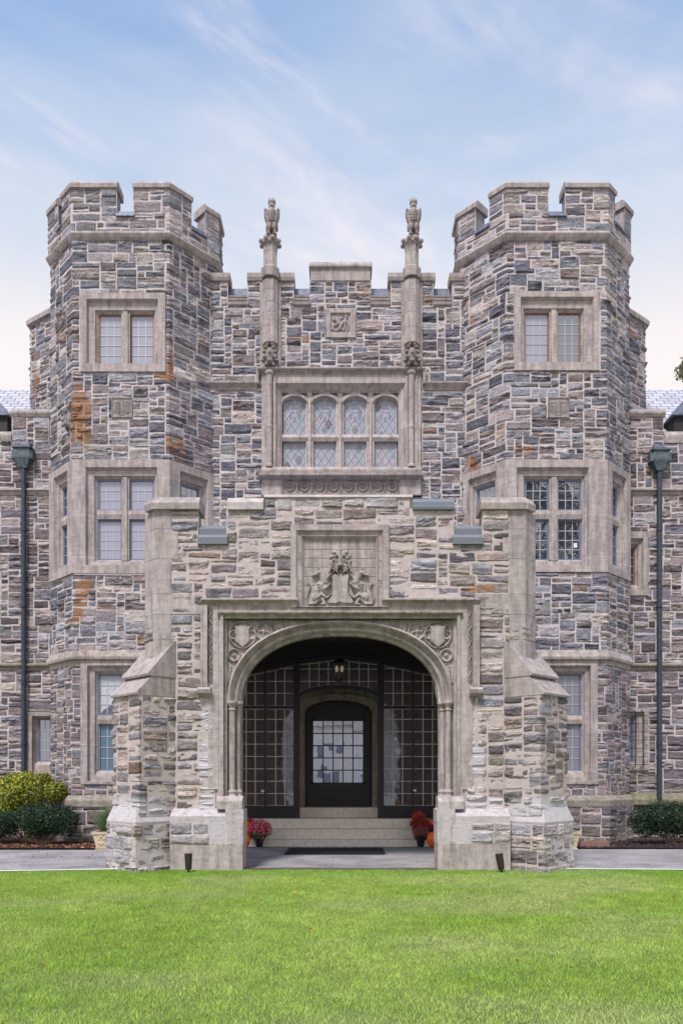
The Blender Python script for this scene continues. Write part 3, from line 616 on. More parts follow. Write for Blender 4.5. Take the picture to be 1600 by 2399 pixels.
    G4 = [(up(gl[a], 2), up(gl[a + 1], 2), zf(y1), zf(y0)) for a in (0, 2) for y0, y1 in ((1578, 1676), (1696, 1807))]
    window(P, gnd_o, gnd_h, G4, castle, grid=[(3, 4), (3, 4)] * 2, joints=(zf(1690), zf(1745), zf(1807)), pane=['glass_dark', 'glass_teal'] * 2 if Lft else ['glass_grey', 'glass_grey'] * 2, label='ground floor blue framed window of the %s' % lab, sill=.1, stain=(0, 0, .12))
    return P
PL = tower(-1); PR = tower(1)

# curtain, flag and notice hanging inside tower windows are flat cloth behind the glass: small parts seen through it
def tower_window_extras():
    o = MB(); u = lambda p: X(p, DT)
    pts = [(228, 1580), (283, 1580), (283, 1598), (274, 1604), (268, 1622), (262, 1632), (256, 1648), (248, 1656), (240, 1660), (228, 1674)]
    n = len(pts); y = DT + .183
    o.add([(u(a), y, Z(b, DT)) for a, b in pts], [tuple(range(n))], 'curtain')
    w = o.build('window_curtain', castle)
    o = MB(); o.box((u(1349), DT + .180, Z(1278, DT)), (u(1357), DT + .184, Z(1267, DT)), 'paper'); o.build('paper_notice', castle)
tower_window_extras()

# ------------------------------------------------------------------ central facade
FP = Path([(X(470, DF), DF), (X(1130, DF), DF)])
ff = lambda y: Z(y, DF); uf = lambda p: FP.upx(p, 0)
z_cren = ff(690)
merF = [(uf(480), uf(535), 657), (uf(583), uf(686), 660), (uf(728), uf(868), 660), (uf(913), uf(1016), 660), (uf(1057), uf(1120), 657)]
wO = (uf(615), uf(985), ff(1100), ff(882))
panelF = (uf(763), uf(833), ff(792), ff(724))
pil = [634, 964]
def maskF(u, z):
    if wO[0] < u < wO[1] and ff(1165) < z < wO[3] + .05: return False
    if panelF[0] < u < panelF[1] and panelF[2] < z < panelF[3]: return False
    if z > ff(855) and any(abs(u - uf(p)) < .22 for p in pil): return False
    if ff(718) < z and not any(a < u < b for a, b, _ in merF): return False
    if z > ff(657): return False
    return True
stF = streaks([(0, uf(655), uf(705), ff(806), ff(786), .9), (0, uf(686), uf(694), ff(840), ff(800), .7), (0, uf(845), uf(868), ff(700), ff(668), .7), (0, uf(500), uf(520), ff(690), ff(660), .4)])
fac = MB()
rubble(fac, FP, uf(480), uf(1115), ff(1300), ff(657), maskF, pal='tower', stainf=stF)
for a, b, t in merF: FP.sweep(fac, a + .015, b - .015, [(-.006, ff(760)), (-.006, ff(t)), (-.38, ff(t)), (-.38, ff(760))], 'ashlar', tint=ASH * 1.0, joint=0)
fac.box((X(470, DF), DF + .34, 4.9), (X(1130, DF), DF + .5, ff(720)), 'mortar', MORT)
facade = fac.build('facade_wall', castle)
for k, (a, b, t) in enumerate(merF):
    cb = MB()
    if k == 2:
        FP.sweep(cb, a, b, [(.03, ff(658)), (.03, ff(632)), (-.38, ff(632)), (-.38, ff(658))], joint=.8)
        FP.sweep(cb, a - .04, b + .04, [(.03, ff(632)), (.09, ff(628)), (.09, ff(624)), (.0, ff(613)), (-.4, ff(613)), (-.4, ff(632))], joint=.9)
    else: FP.sweep(cb, a - .04, b + .04, [(.0, ff(660)), (.05, ff(659)), (.08, ff(652)), (.085, ff(643)), (.0, ff(638)), (-.42, ff(638)), (-.42, ff(660))], joint=0)
    cb.build('merlon_coping', castle)
for (a, b, _), (c, d, _) in zip(merF[:-1], merF[1:]):
    sb = MB()
    for i, (y0, y1, o) in enumerate(((718, 706, .05), (706, 696, .015), (696, 687, -.03))):
        FP.sweep(sb, b, c, [(-.2, ff(y0)), (o - .03, ff(y0)), (o, ff(y0 - 3)), (o, ff(y1 + 2)), (o - .04, ff(y1)), (-.2, ff(y1))], 'ashlar', tint=ASH * .72, joint=0, stain=(0, 0, .12))
    FP.sweep(sb, b, c, [(-.2, ff(688)), (-.2, ff(664)), (-.3, ff(660)), (-.35, ff(660)), (-.35, ff(688))], 'leadsheet', tint=(.3, .3, .3), joint=0)
    sb.build('embrasure_sill', castle)
rf = MB(); rf.box((X(470, DF), DF + .36, ff(720)), (X(1130, DF), DF + 5, ff(700)), 'leadsheet'); rf.build('roof', castle)
# pilasters
def octo(cx_, cy_, r, sx=1, n=8): return [(cx_ + r * sx * math.cos(math.pi / n + 2 * math.pi * k / n), cy_ + r * math.sin(math.pi / n + 2 * math.pi * k / n)) for k in range(n)]
statue_spots = []
for p in pil:
    mb = MB(); xc = X(p, DF); zz = [862, 812, 775, 742, 718, 690, 664]
    for a, b in zip(zz[:-1], zz[1:]):
        mb.box((xc - .27, DF - .06, ff(a) + .004), (xc + .27, DF + .2, ff(b) - .004), 'ashlar', ash()); t = ash()
        if a < 862: mb.prism(octo(xc, DF - .06, .21), ff(a) + .004, ff(b) - .004, 'ashlar', t)
    mb.box((xc - .262, DF - .055, ff(862)), (xc + .262, DF + .2, ff(664)), 'mortar', MORT); mb.prism(octo(xc, DF - .06, .203), ff(812), ff(664), 'mortar', MORT)
    # collar at coping level, then free shaft
    mb.prism(octo(xc, DF - .10, .23), ff(660), ff(640), 'ashlar', ash(), octo(xc, DF - .10, .25))
    mb.prism(octo(xc, DF - .10, .25), ff(640), ff(634), 'ashlar', ash(), octo(xc, DF - .10, .185))
    mb.prism(octo(xc, DF - .10, .18), ff(634), ff(602), 'ashlar', ash()); mb.prism(octo(xc, DF - .10, .18), ff(601.4), ff(585), 'ashlar', ash(), octo(xc, DF - .10, .19))
    mb.prism(octo(xc, DF - .10, .19), ff(585), ff(582), 'ashlar', ash(), octo(xc, DF - .10, .225)); mb.prism(octo(xc, DF - .10, .225), ff(582), ff(574), 'ashlar', ash(), octo(xc, DF - .10, .25))
    for k in range(8):
        a = math.pi / 8 + 2 * math.pi * k / 8; mb.ell((xc + .25 * math.cos(a), DF - .10 + .25 * math.sin(a), ff(576)), (.055, .055, .06), 'ashlar', ASH * .9)
        a += math.pi / 8; mb.ell((xc + .2 * math.cos(a), DF - .10 + .2 * math.sin(a), ff(580)), (.04, .04, .05), 'ashlar', ASH * .9)
    pb = mb.build('pilaster', castle)
    # leafy boss at its foot
    bm_ = MB(); zc = ff(840); random.seed(31)
    bm_.ell((xc, DF - .16, zc), (.12, .12, .2)); bm_.ell((xc, DF - .2, zc - .17), (.1, .1, .06)); bm_.ell((xc, DF - .2, zc + .05), (.07, .09, .1)); bm_.ell((xc, DF - .28, zc + .02), (.035, .04, .05))
    for k in (-1, 1):
        for i, (dx, dz, r) in enumerate(((.09, .2, .05), (.13, .08, .045), (.13, -.05, .055), (.17, -.14, .05), (.08, -.24, .045), (.05, .27, .04))):
            bm_.ell((xc + k * dx, DF - .18, zc + dz), (r, .07, r * 1.2)); bm_.ell((xc + k * (dx + .03), DF - .23, zc + dz - .03), (r * .6, .04, r * .5))
    me = fuse(bm_, 'boss', .014, 'ashlar', ASH * .62, 0); o = bpy.data.objects.new('carved_boss', me); C.objects.link(o); o.parent = castle; o.matrix_parent_inverse = Matrix.Translation((0, -19, 0))
    statue_spots.append((xc, DF - .10, ff(572)))
# hood mould and string course
hm = MB(); pr = lambda yb, yt, o=.14: [(0, ff(yb)), (.03, ff(yb)), (.05, ff(yb - 5)), (o, ff(yt + 6)), (o, ff(yt + 3)), (.03, ff(yt - 1)), (0, ff(yt - 1))]
FP.sweep(hm, uf(604), uf(993), pr(880, 864, .16), joint=1.6, stain=(0, 0, .15))
FP.sweep(hm, uf(480), uf(603), pr(915, 896), joint=0, stain=(0, 0, .15)); FP.sweep(hm, uf(994), uf(1120), pr(915, 896), joint=0, stain=(0, 0, .15))
for a, b in ((601, 607), (990, 996)): FP.sweep(hm, uf(a), uf(b), [(0, ff(903)), (.12, ff(903)), (.12, ff(866)), (0, ff(866))], joint=0)
hm.build('hood_mould', castle)
# great window
gw = MB(); lx = [(662.6, 716.5), (733, 788), (805, 859.5), (877, 931)]; a0, a1 = uf(660), uf(933.5)
FP.ring(gw, [(uf(613), uf(986), ff(1101), ff(880), -.02), (uf(613), uf(986), ff(1101), ff(880), .05), (uf(646), uf(949), ff(1101), ff(899), .05), (uf(650), uf(945), ff(1100), ff(903), -.03), (uf(655), uf(939), ff(1099), ff(906), -.06), (a0, a1, ff(1098), ff(912), -.12), (a0, a1, ff(1098), ff(912), -.3)], joints=(ff(925), ff(1000), ff(1050)))
zsp, zap, zt, ztr0, ztr1 = ff(940), ff(923), ff(911), ff(1028), ff(1012)
cream = ASH * 1.12
for i in range(3): FP.sweep(gw, uf(lx[i][1]), uf(lx[i + 1][0]), [(-.3, ff(1098)), (-.3, zt), (-.14, zt), (-.14, ff(1098))], tint=cream, joint=0); c = (lx[i][1] + lx[i + 1][0]) / 2; FP.sweep(gw, uf(c - 2.8), uf(c + 2.8), [(-.2, ff(1098)), (-.2, ff(930)), (-.085, ff(930)), (-.085, ff(1098))], tint=cream, joint=0)
FP.sweep(gw, a0, a1, [(-.3, ztr0), (-.3, ztr1), (-.14, ztr1), (-.10, (ztr0 + ztr1) / 2), (-.14, ztr0)], tint=cream, joint=0)
for l, r in lx:
    ul, ur = uf(l - 3), uf(r + 3); cc = (ul + ur) / 2; hw = (ur - ul) / 2; N = 16; us = np.linspace(ul, ur, N + 1)
    az = lambda u, k=0: zsp + (zap - zsp) * (max(0, 1 - min(1, abs(u - cc) / (hw - k)) ** 1.9)) ** .62
    for a, b in zip(us[:-1], us[1:]):
        for off, dz in ((-.13, 0),):
            gw.add([FP.pos([a], off, az(a))[0], FP.pos([b], off, az(b))[0], FP.pos([b], off, zt + .02)[0], FP.pos([a], off, zt + .02)[0]], [(0, 1, 2, 3)], 'ashlar', cream)
        gw.add([FP.pos([a], -.13, az(a))[0], FP.pos([b], -.13, az(b))[0], FP.pos([b], -.28, az(b) - .02)[0], FP.pos([a], -.28, az(a) - .02)[0]], [(0, 1, 2, 3)], 'ashlar', cream)
    # moulded rib over each head
    for a, b in zip(us[:-1], us[1:]):
        q = [(a, az(a) + .015, -.10), (b, az(b) + .015, -.10), (b, az(b) + .07, -.10), (a, az(a) + .07, -.10)]
        gw.add([FP.pos([u], o, z)[0] for u, z, o in q], [(0, 1, 2, 3)], 'ashlar', cream)
        for zo in (.015, .07): gw.add([FP.pos([a], -.10, az(a) + zo)[0], FP.pos([b], -.10, az(b) + zo)[0], FP.pos([b], -.14, az(b) + zo)[0], FP.pos([a], -.14, az(a) + zo)[0]], [(0, 1, 2, 3)], 'ashlar', cream)
    # little spandrels: flat triangles, the shade of their recess put into the dark colour
    for k in (-1, 1):
        q = [(cc + k * hw * .98, ff(914)), (cc + k * hw * .35, ff(915)), (cc + k * hw * .98, ff(922))]
        gw.add([FP.pos([u], -.126, z)[0] for u, z in q], [(0, 1, 2)], 'ashlar', ASH * .25)
# colonnettes and sill
for c in (632, 963):
    xc = X(c, DF); gw.lathe((xc, DF - .10, 0), [(.1, ff(1098)), (.1, ff(1094)), (.075, ff(1090)), (.075, ff(1008)), (.085, ff(1006)), (.085, ff(1002)), (.075, ff(1000)), (.075, ff(885)), (.11, ff(880)), (.11, ff(874))], 'ashlar', ASH, 12)
for a, b in ((620, 626), (641, 646), (950, 955), (971, 977)): FP.sweep(gw, uf(a), uf(b), [(0, ff(1098)), (0, ff(884)), (.085, ff(884)), (.085, ff(1098))], joint=0)
FP.sweep(gw, uf(614), uf(985), [(0, ff(1116)), (.16, ff(1116)), (.2, ff(1110)), (.2, ff(1106)), (.12, ff(1098)), (0, ff(1096))], joint=1.5)
FP.sweep(gw, uf(608), uf(990), [(0, ff(1127)), (.1, ff(1126)), (.24, ff(1121)), (.25, ff(1114)), (.16, ff(1110)), (0, ff(1110))], joint=1.5, stain=(0, 0, .12))
win = gw.build('window', castle); win['label'] = 'wide eight light stained glass window with arched heads over the porch'
fz = MB(); FP.sweep(fz, uf(613), uf(662), [(0, ff(1162)), (.08, ff(1162)), (.08, ff(1126)), (0, ff(1126))], joint=0); FP.sweep(fz, uf(936), uf(986), [(0, ff(1162)), (.08, ff(1162)), (.08, ff(1126)), (0, ff(1126))], joint=0)
S_ = []
for k in range(8):
    c = 50 + 100 * k; s = 1 if k % 2 == 0 else -1
    S_ += [('cap', circle(c, 45, 26, 14, 180, 470 if s > 0 else -110), 8, 5, .05), ('cap', [(c - 45, 20), (c - 25, 30), (c, 12), (c + 30, 26), (c + 50, 20)], 7, 7, .045), ('ell', c + 50, 30, 14, 22, .06), ('ell', c, 45, 8, 8, .05), ('cap', [(c + 50, 50), (c + 50, 80)], 12, 4, .04)]
relief(fz, FP, uf(662), uf(936), ff(1162), ff(1126), .035, S_ + [('poly', [(40, 84), (760, 84), (760, 98), (40, 98)], .04, 3)], (0, 800, 0, 100), .010, tint=ASH * .78, scale=.7); fz.build('carved_frieze', castle)
# lights of the great window: lead diamonds over tinted glass
def stained(u0, u1, z0, z1, win, seed):
    rnd = random.Random(seed); off = -.25; g = MB(); dw, dh = (u1 - u0) / 3, .30; pal = [(158, 156, 172), (166, 160, 172), (154, 158, 170), (168, 160, 168), (150, 158, 166)]
    for j in range(-1, int((z1 - z0) / dh * 2) + 2):
        for i in range(-1, 5):
            cu = u0 + (i + (.5 if j % 2 else 0)) * dw; cz = z0 + j * dh / 2; col = rnd.choice(pal)
            if rnd.random() < .10: col = rnd.choice([(124, 138, 142), (104, 96, 106), (140, 128, 124), (116, 122, 134)])
            P4 = [(cu - dw / 2, cz), (cu, cz - dh / 2), (cu + dw / 2, cz), (cu, cz + dh / 2)]
            def clip(P, ax, v, keep):
                out = []
                for a, b in zip(P, P[1:] + P[:1]):
                    ia, ib = (a[ax] - v) * keep >= 0, (b[ax] - v) * keep >= 0
                    if ia: out.append(a)
                    if ia != ib: t = (v - a[ax]) / (b[ax] - a[ax]); out.append(tuple(a[q] + t * (b[q] - a[q]) for q in (0, 1)))
                return out
            for ax, v, k in ((0, u0, 1), (0, u1, -1), (1, z0, 1), (1, z1, -1)): P4 = clip(P4, ax, v, k) if P4 else P4
            if len(P4) >= 3: g.add([FP.pos([a], off, b)[0] for a, b in P4], [tuple(range(len(P4)))], 'stained', lin(*col))
    g.build('pane', win)
    lb = MB(); sl = dh / dw
    for k in range(-14, 16):
        for s in (1, -1):
            P2 = [];
            for u in (u0, u1): P2.append((u, z0 + k * dh / 1 + s * sl * (u - u0) + (dh / 2 if False else 0)))
            (ua, za), (ub, zb) = P2
            def cl(z): return ua + (z - za) / (zb - za) * (ub - ua)
            lo, hi = (z0, z1)
            ts = sorted([0, 1, (lo - za) / (zb - za), (hi - za) / (zb - za)]); tm0, tm1 = max(0, min((lo - za) / (zb - za), (hi - za) / (zb - za))), min(1, max((lo - za) / (zb - za), (hi - za) / (zb - za)))
            if tm1 - tm0 < .02: continue
            a = FP.pos([ua + (ub - ua) * tm0], off + .006, za + (zb - za) * tm0)[0]; b = FP.pos([ua + (ub - ua) * tm1], off + .006, za + (zb - za) * tm1)[0]; lb.tube([a, b], .0065, 'lead', seg=4)
    for a, b in ((u0, u0 + .015), (u1 - .015, u1)): FP.sweep(lb, a, b, [(off - .02, z0), (off + .03, z0), (off + .03, z1), (off - .02, z1)], 'white_frame', tint=(.5, .5, .5), joint=0)
    for a, b in ((z0, z0 + .015), (z1 - .015, z1)): FP.sweep(lb, u0, u1, [(off - .02, a), (off + .028, a), (off + .028, b), (off - .02, b)], 'white_frame', tint=(.5, .5, .5), joint=0)
    lb.build('casement', win)
M['white_frame'] = plain('white_frame', lin(200, 198, 204), .5)
def stained_mat():
    m = attr_mat('stained_glass', .25, .12, 12, .05, 0, .8); return m
M['stained'] = stained_mat()
for i, (l, r) in enumerate(lx):
    stained(uf(l), uf(r), ff(1097), ff(1030), win, 10 + i); stained(uf(l), uf(r), ff(1011), ff(924), win, 20 + i)
    # painted head roundel in each upper light
    hb = MB(); uc = (uf(l) + uf(r)) / 2; w_ = (uf(r) - uf(l)) * .3; zc = ff(960)
    for e, (du_, dz_, a_, b_) in enumerate(((0, 0, .55, 1.0), (-.25, .2, .16, .14), (.25, .2, .16, .14), (0, -.45, .3, .1), (0, .75, .6, .16), (0, -.75, .2, .2), (-.62, -.3, .12, .4), (.62, -.3, .12, .4))):
        n = 14; cc = (118, 118, 136) if e else (160, 160, 178)
        hb.add([FP.pos([uc + w_ * (du_ + a_ * math.cos(2 * math.pi * k / n))], -.2455 + .001 * (e > 0), zc + w_ * 1.15 * (dz_ + b_ * math.sin(2 * math.pi * k / n)))[0] for k in range(n)], [tuple(range(n))], 'stained', lin(*cc))
    hb.build('painted_head', win)
gwb = MB(); gwb.box((X(655, DF), DF + .3, ff(1100)), (X(940, DF), DF + .32, ff(905)), 'dark_paint'); gwb.build('window_backing', castle)
# beast panel
bp_ = MB(); u0, u1, z0, z1 = panelF
FP.ring(bp_, [(u0, u1, z0, z1, -.02), (u0, u1, z0, z1, .05), (u0 + .13, u1 - .13, z0 + .13, z1 - .11, .05), (u0 + .14, u1 - .14, z0 + .14, z1 - .13, .005)])
S_ = [('cap', [(45, 78), (28, 92), (8, 84), (10, 64), (26, 60), (36, 50), (26, 36), (10, 32)], 8, 5, .045), ('cap', [(45, 80), (55, 55), (75, 40)], 9, 11, .05), ('cap', [(72, 42), (78, 18)], 9, 7, .05), ('ell', 80, 14, 10, 7, .05), ('cap', [(76, 12), (62, 6)], 5, 2, .04),
      ('cap', [(80, 40), (90, 60), (86, 92)], 6, 4, .04), ('cap', [(72, 46), (74, 66), (68, 90)], 6, 4, .04), ('cap', [(48, 72), (58, 88)], 6, 4, .04), ('cap', [(58, 50), (50, 28), (60, 22)], 5, 3, .03)]
relief(bp_, FP, u0 + .14, u1 - .14, z0 + .14, z1 - .13, .005, S_, (0, 100, 0, 100), .012, tint=ASH * .9); bp_.build('carved_panel', castle)

# ------------------------------------------------------------------ wings, turrets, roofs, downpipes
def wing(s):
    Lft = s < 0; D = DW; z = lambda y: Z(y, D)
    if Lft: xa, xb = X(-330, D), X(150, D)
    else: xa, xb = X(1440, D), X(1930, D)
    P = Path([(xa, D), (xb, D)]); u = lambda p: P.upx(p, 0); pin = (28, 118) if Lft else (1465, 1555)
    zt, ztp = z(1035), z(975)
    if Lft: wn_ = [((63, 122, 1830, 1668), (76, 120, 1815, 1678), (84, 115, 1785, 1683))]
    else: wn_ = [((1440, 1516, 1396, 1246), (1440, 1506, 1384, 1262), (1470, 1492, 1368, 1278)), ((1440, 1518, 1806, 1660), (1440, 1508, 1800, 1668), (1452, 1488, 1785, 1680))]
    def mask(uu, zz):
        if zz > zt and not (u(pin[0]) < uu < u(pin[1])): return False
        return not any(u(a) < uu < u(b) and z(c) < zz < z(d) for (a, b, c, d), _, _ in wn_)
    st = streaks([(0, u(90), u(116), z(1150), z(1120), .5), (0, u(40), u(75), z(1480), z(1420), .4), (2, u(-60), u(1660), z(1990), z(1850), .3)]) if Lft else streaks([(2, u(1440), u(1660), z(1990), z(1830), .35), (2, u(1465), u(1520), z(1860), z(1800), .5)])
    mb = MB(); rubble(mb, P, 0, P.c[-1], -.05, ztp, mask, pal='wing', stainf=st)
    mb.box((xa, D + .33, 0), (xb, D + .4, zt), 'mortar', MORT); mb.box((X(pin[0], D), D + .02, zt - .1), (X(pin[1], D), D + .6, ztp), 'mortar', MORT)
    # projecting plinth course, string courses
    for y0, y1, st_ in ((1160, 1144, .2), (1571, 1554, .55)): P.sweep(mb, 0, P.c[-1], [(0, z(y0)), (.035, z(y0)), (.05, z(y0 - 6)), (.11, z(y1 + 7)), (.11, z(y1 + 4)), (.02, z(y1)), (0, z(y1))], joint=1.3, stain=(0, 0, st_))
    P.sweep(mb, 0, P.c[-1], [(0, z(1890)), (.13, z(1886)), (.13, z(1874)), (.03, z(1858)), (0, z(1858))], joint=1.3, stain=(0, 0, .65))
    w = mb.build('wing_wall', castle)
    cp = MB(); P.sweep(cp, u(pin[0]) - .03, u(pin[1]) + .03, [(0, z(977)), (.03, z(977)), (.07, z(970)), (.07, z(966)), (-.02, z(958)), (-.6, z(958)), (-.6, z(977))], joint=0, stain=(0, 0, .1 if Lft else .3))
    a, b = (0, u(pin[0])) if Lft else (u(pin[1]), P.c[-1])
    P.sweep(cp, a, b, [(0, z(1038)), (.03, z(1038)), (.06, z(1024)), (.06, z(1020)), (-.02, z(1010)), (-.4, z(1010)), (-.4, z(1038))], joint=0)
    cp.build('wall_coping', castle)
    for k, (o, h, l) in enumerate(wn_):
        q = lambda r: (u(r[0]), u(r[1]), z(r[2]), z(r[3]))
        window(P, q(o), q(h), [q(l)], castle, grid=(2, 4) if Lft or k == 0 else (2, 5), pane='glass_dark' if Lft or k == 0 else 'glass_grey', frame='brown_frame' if (not Lft and k == 0) else 'blue_frame', joints=(z(1720),), sill=.04, label=('small window low in the left wing' if Lft else ('narrow window halfway up the right wing', 'barred ground floor window of the right wing')[k]))
    if not Lft:
        g = MB(); y = D - .14
        for yy in range(1678, 1800, 19): g.tube([(X(1462, D), y, z(yy)), (X(1513, D), y, z(yy))], .009, 'iron', seg=6)
        for xx in (1484, 1502): g.tube([(X(xx - 3, D), D + .0, z(1662)), (X(xx, D), y, z(1668)), (X(xx, D), y, z(1796)), (X(xx - 8, D), D, z(1804))], .011, 'iron', seg=6)
        g.build('window_grille', castle)
    # slate roof with ridge
    r = MB(); e0 = 19.9 + .75; zt0 = z(1030); k = 2.75; me = bpy.data.meshes.new('roof')
    xs = (xa - 4, X(150, D) + .2) if Lft else (X(1660, D) - 2.3, xb + 4)
    v = [(xs[0], e0, zt0), (xs[1], e0, zt0), (xs[1], e0 + k, zt0 + k), (xs[0], e0 + k, zt0 + k), (xs[0], e0 + 2 * k, zt0), (xs[1], e0 + 2 * k, zt0)]
    me.from_pydata(v, [], [(0, 1, 2, 3), (3, 2, 5, 4), (0, 3, 4), (1, 5, 2)]); uv = me.uv_layers.new(name='UVMap')
    for pl in me.polygons:
        for li in pl.loop_indices: co = me.vertices[me.loops[li].vertex_index].co; uv.data[li].uv = (co.x, (co.z - zt0) * 1.414)
    me.materials.append(M['slate']); o = bpy.data.objects.new('roof', me); C.objects.link(o); o.parent = castle; o.matrix_parent_inverse = Matrix.Translation((0, -19, 0))
    # dormer cheek at the frame edge
    dm = MB(); xd = X(-28, D) if Lft else X(1624, D); dm.prism([(xd - .45, e0 + .1), (xd + .45, e0 + .1), (xd + .45, e0 + 1.4), (xd - .45, e0 + 1.4)], zt0, zt0 + .75, 'dark_wood')
    dm.add([(xd - .55, e0, zt0 + .7), (xd + .55, e0, zt0 + .7), (xd, e0, zt0 + 1.35), (xd - .55, e0 + 1.5, zt0 + .7), (xd + .55, e0 + 1.5, zt0 + .7), (xd, e0 + 1.5, zt0 + 1.35)], [(0, 1, 2), (3, 5, 4), (0, 2, 5, 3), (1, 4, 5, 2), (0, 3, 4, 1)], 'leadsheet')
    dm.build('dormer', castle)
    # stair turret behind the tower
    if Lft: pts = [(X(72, 21.2), 24), (X(72, 21.2), 21.2), (X(120, 20.7), 20.7), (X(150, 20.7), 20.7)]
    else: pts = [(X(1450, 20.7), 20.7), (X(1470, 20.7), 20.7), (X(1511, 21.2), 21.2), (X(1511, 21.2), 24)]
    T = Path(pts); ztt = Z(738, 20.7)
    tb = MB(); rubble(tb, T, .2 if Lft else 0, T.c[-1] - (0 if Lft else .2), z(985), ztt, None, pal='tower', stainf=streaks([(0, T.c[1] + .1, T.c[1] + .35, z(980), z(780), .5)] if Lft else []))
    tb.prism([tuple(q) for q in T.p], z(985), ztt, 'mortar', MORT); coping(T, tb, .2 if Lft else 0, T.c[-1] - (0 if Lft else .2), ztt, ztt + .22, back=.3, over=.1); tb.build('stair_turret', castle)
    # downpipe
    d = MB(); cx_ = X(55.5 if Lft else 1544.5, D - .12); yb = 1812 if Lft else 1872; yh = 1098 if Lft else 1104; yy = D - .12; zz = lambda y_: Z(y_, D - .12)
    d.tube([(cx_, yy, zz(yb)), (cx_, yy, zz(yh))], .066, 'pipe', seg=14)
    for y_ in (1240, 1420, 1600, 1740): d.tube([(cx_, yy, zz(y_ + 4)), (cx_, yy, zz(y_ - 4))], .08, 'pipe', seg=14)
    dp = d.build('downpipe', castle)
    h = MB(); w2 = .21; hx = cx_
    h.prism([(hx - .1, yy - .08), (hx + .1, yy - .08), (hx + .1, yy + .1), (hx - .1, yy + .1)], zz(yh), zz(yh - 22), 'verdigris', top=[(hx - w2, yy - .16), (hx + w2, yy - .16), (hx + w2, yy + .1), (hx - w2, yy + .1)])
    h.prism([(hx - w2, yy - .16), (hx + w2, yy - .16), (hx + w2, yy + .1), (hx - w2, yy + .1)], zz(yh - 22) + .002, zz(yh - 44), 'verdigris'); h.prism([(hx - w2 - .04, yy - .2), (hx + w2 + .04, yy - .2), (hx + w2 + .04, yy + .1), (hx - w2 - .04, yy + .1)], zz(yh - 44) + .002, zz(yh - 49), 'verdigris')
    h.prism([(hx - w2 * .75, yy - .05), (hx + w2 * .75, yy - .05), (hx + w2 * .75, yy + .1), (hx - w2 * .75, yy + .1)], zz(yh - 49) + .002, zz(yh - 62), 'leadsheet')
    for k in (-1, 1): h.prism([(hx + k * w2, yy - .15), (hx + k * (w2 + .07), yy - .11), (hx + k * (w2 + .07), yy + .08), (hx + k * w2, yy + .08)], zz(yh - 20), zz(yh - 40), 'verdigris')
    h.build('hopper_head', dp)
wing(-1); wing(1)

# ------------------------------------------------------------------ PORCH
PX = (797 - CX) / F * DP; pz = lambda y: Z(y, DP); px = lambda p: (p - 797) / F * DP      # px(): metres from the porch centre line
DB = 18.5      # porch back
PP = Path([(PX - 3.53, 18.8), (PX - 3.53, DP + .23), (PX - 3.30, DP), (PX + 3.30, DP), (PX + 3.53, DP + .23), (PX + 3.53, 18.8)])
uc = PP.c[2] + 3.30                    # u of the centre line
U = lambda p: uc + px(p)               # photo column on the front face
AW, AR, AZ0 = 1.79, Z(1496, 14.3) - pz(1648), pz(1648)
def arch_z(x, w, rise, z0, n=2.3): return z0 + rise * max(0.0, 1 - min(1, abs(x) / w) ** n) ** (1 / n)
z_plt = pz(1905); z_t = pz(1196); z_si = pz(1277)
merP = [(U(342), U(464)), (U(534), U(1060)), (U(1130), U(1252))]
crest = (U(681), U(911), pz(1424), pz(1231))
def maskP(u, z):
    x = u - uc; ax = abs(x)
    if z > z_si and not any(a < u < b for a, b in merP): return False
    if z > z_t and not (U(618) < u < U(966)): return False
    if crest[0] + .03 < u < crest[1] - .03 and crest[2] < z < crest[3] - .03: return False
    if ax < px(1086) - .02 and z < pz(1430): return False                      # dressed frame and arch
    if ax < px(1122) - .02 and pz(1620) < z < pz(1400): return False         # label mould field
    if z < pz(1930): return False
    if ax > px(1195) + .02 and z > pz(1470): return False     # quoin piers
    if ax > px(1120) and pz(1395) > z > pz(1420) : return True
    if z < pz(1500) and ax > px(1187): return False
    return True
stP = streaks([(0, U(1080), U(1165), pz(1395), pz(1368), 1.1), (0, U(1092), U(1108), pz(1440), pz(1390), .8), (0, U(436), U(462), pz(1860), pz(1840), .9),
  (1, U(462), U(512), pz(1960), pz(1600), .95), (1, U(400), U(570), pz(1930), pz(1895), .8), (1, U(1085), U(1135), pz(1960), pz(1640), .75), (1, U(1040), U(1260), pz(1960), pz(1860), .8), (1, U(520), U(1080), pz(1200), pz(1158), .5)])
mb = MB(); pm_ = np.array(lin(192, 178, 174))
rubble(mb, PP, PP.c[1] - .2, PP.c[4] + .2, pz(1935), pz(1164), maskP, pal='porch', stainf=stP, du=.1, dz=.07, gap=.034, rough=.034, jit=.016, hs=(2, 2, 3, 3, 3), ws=(3, 4, 5, 6), mtint=pm_, base=(.016, .042))
for a, b in merP: PP.sweep(mb, a + .015, b - .015, [(-.07 if b - a > 2 else -.006, z_si - .3), (-.07 if b - a > 2 else -.006, z_t), (-.4, z_t), (-.4, z_si - .3)], 'ashlar', tint=pm_ * .8, joint=0)
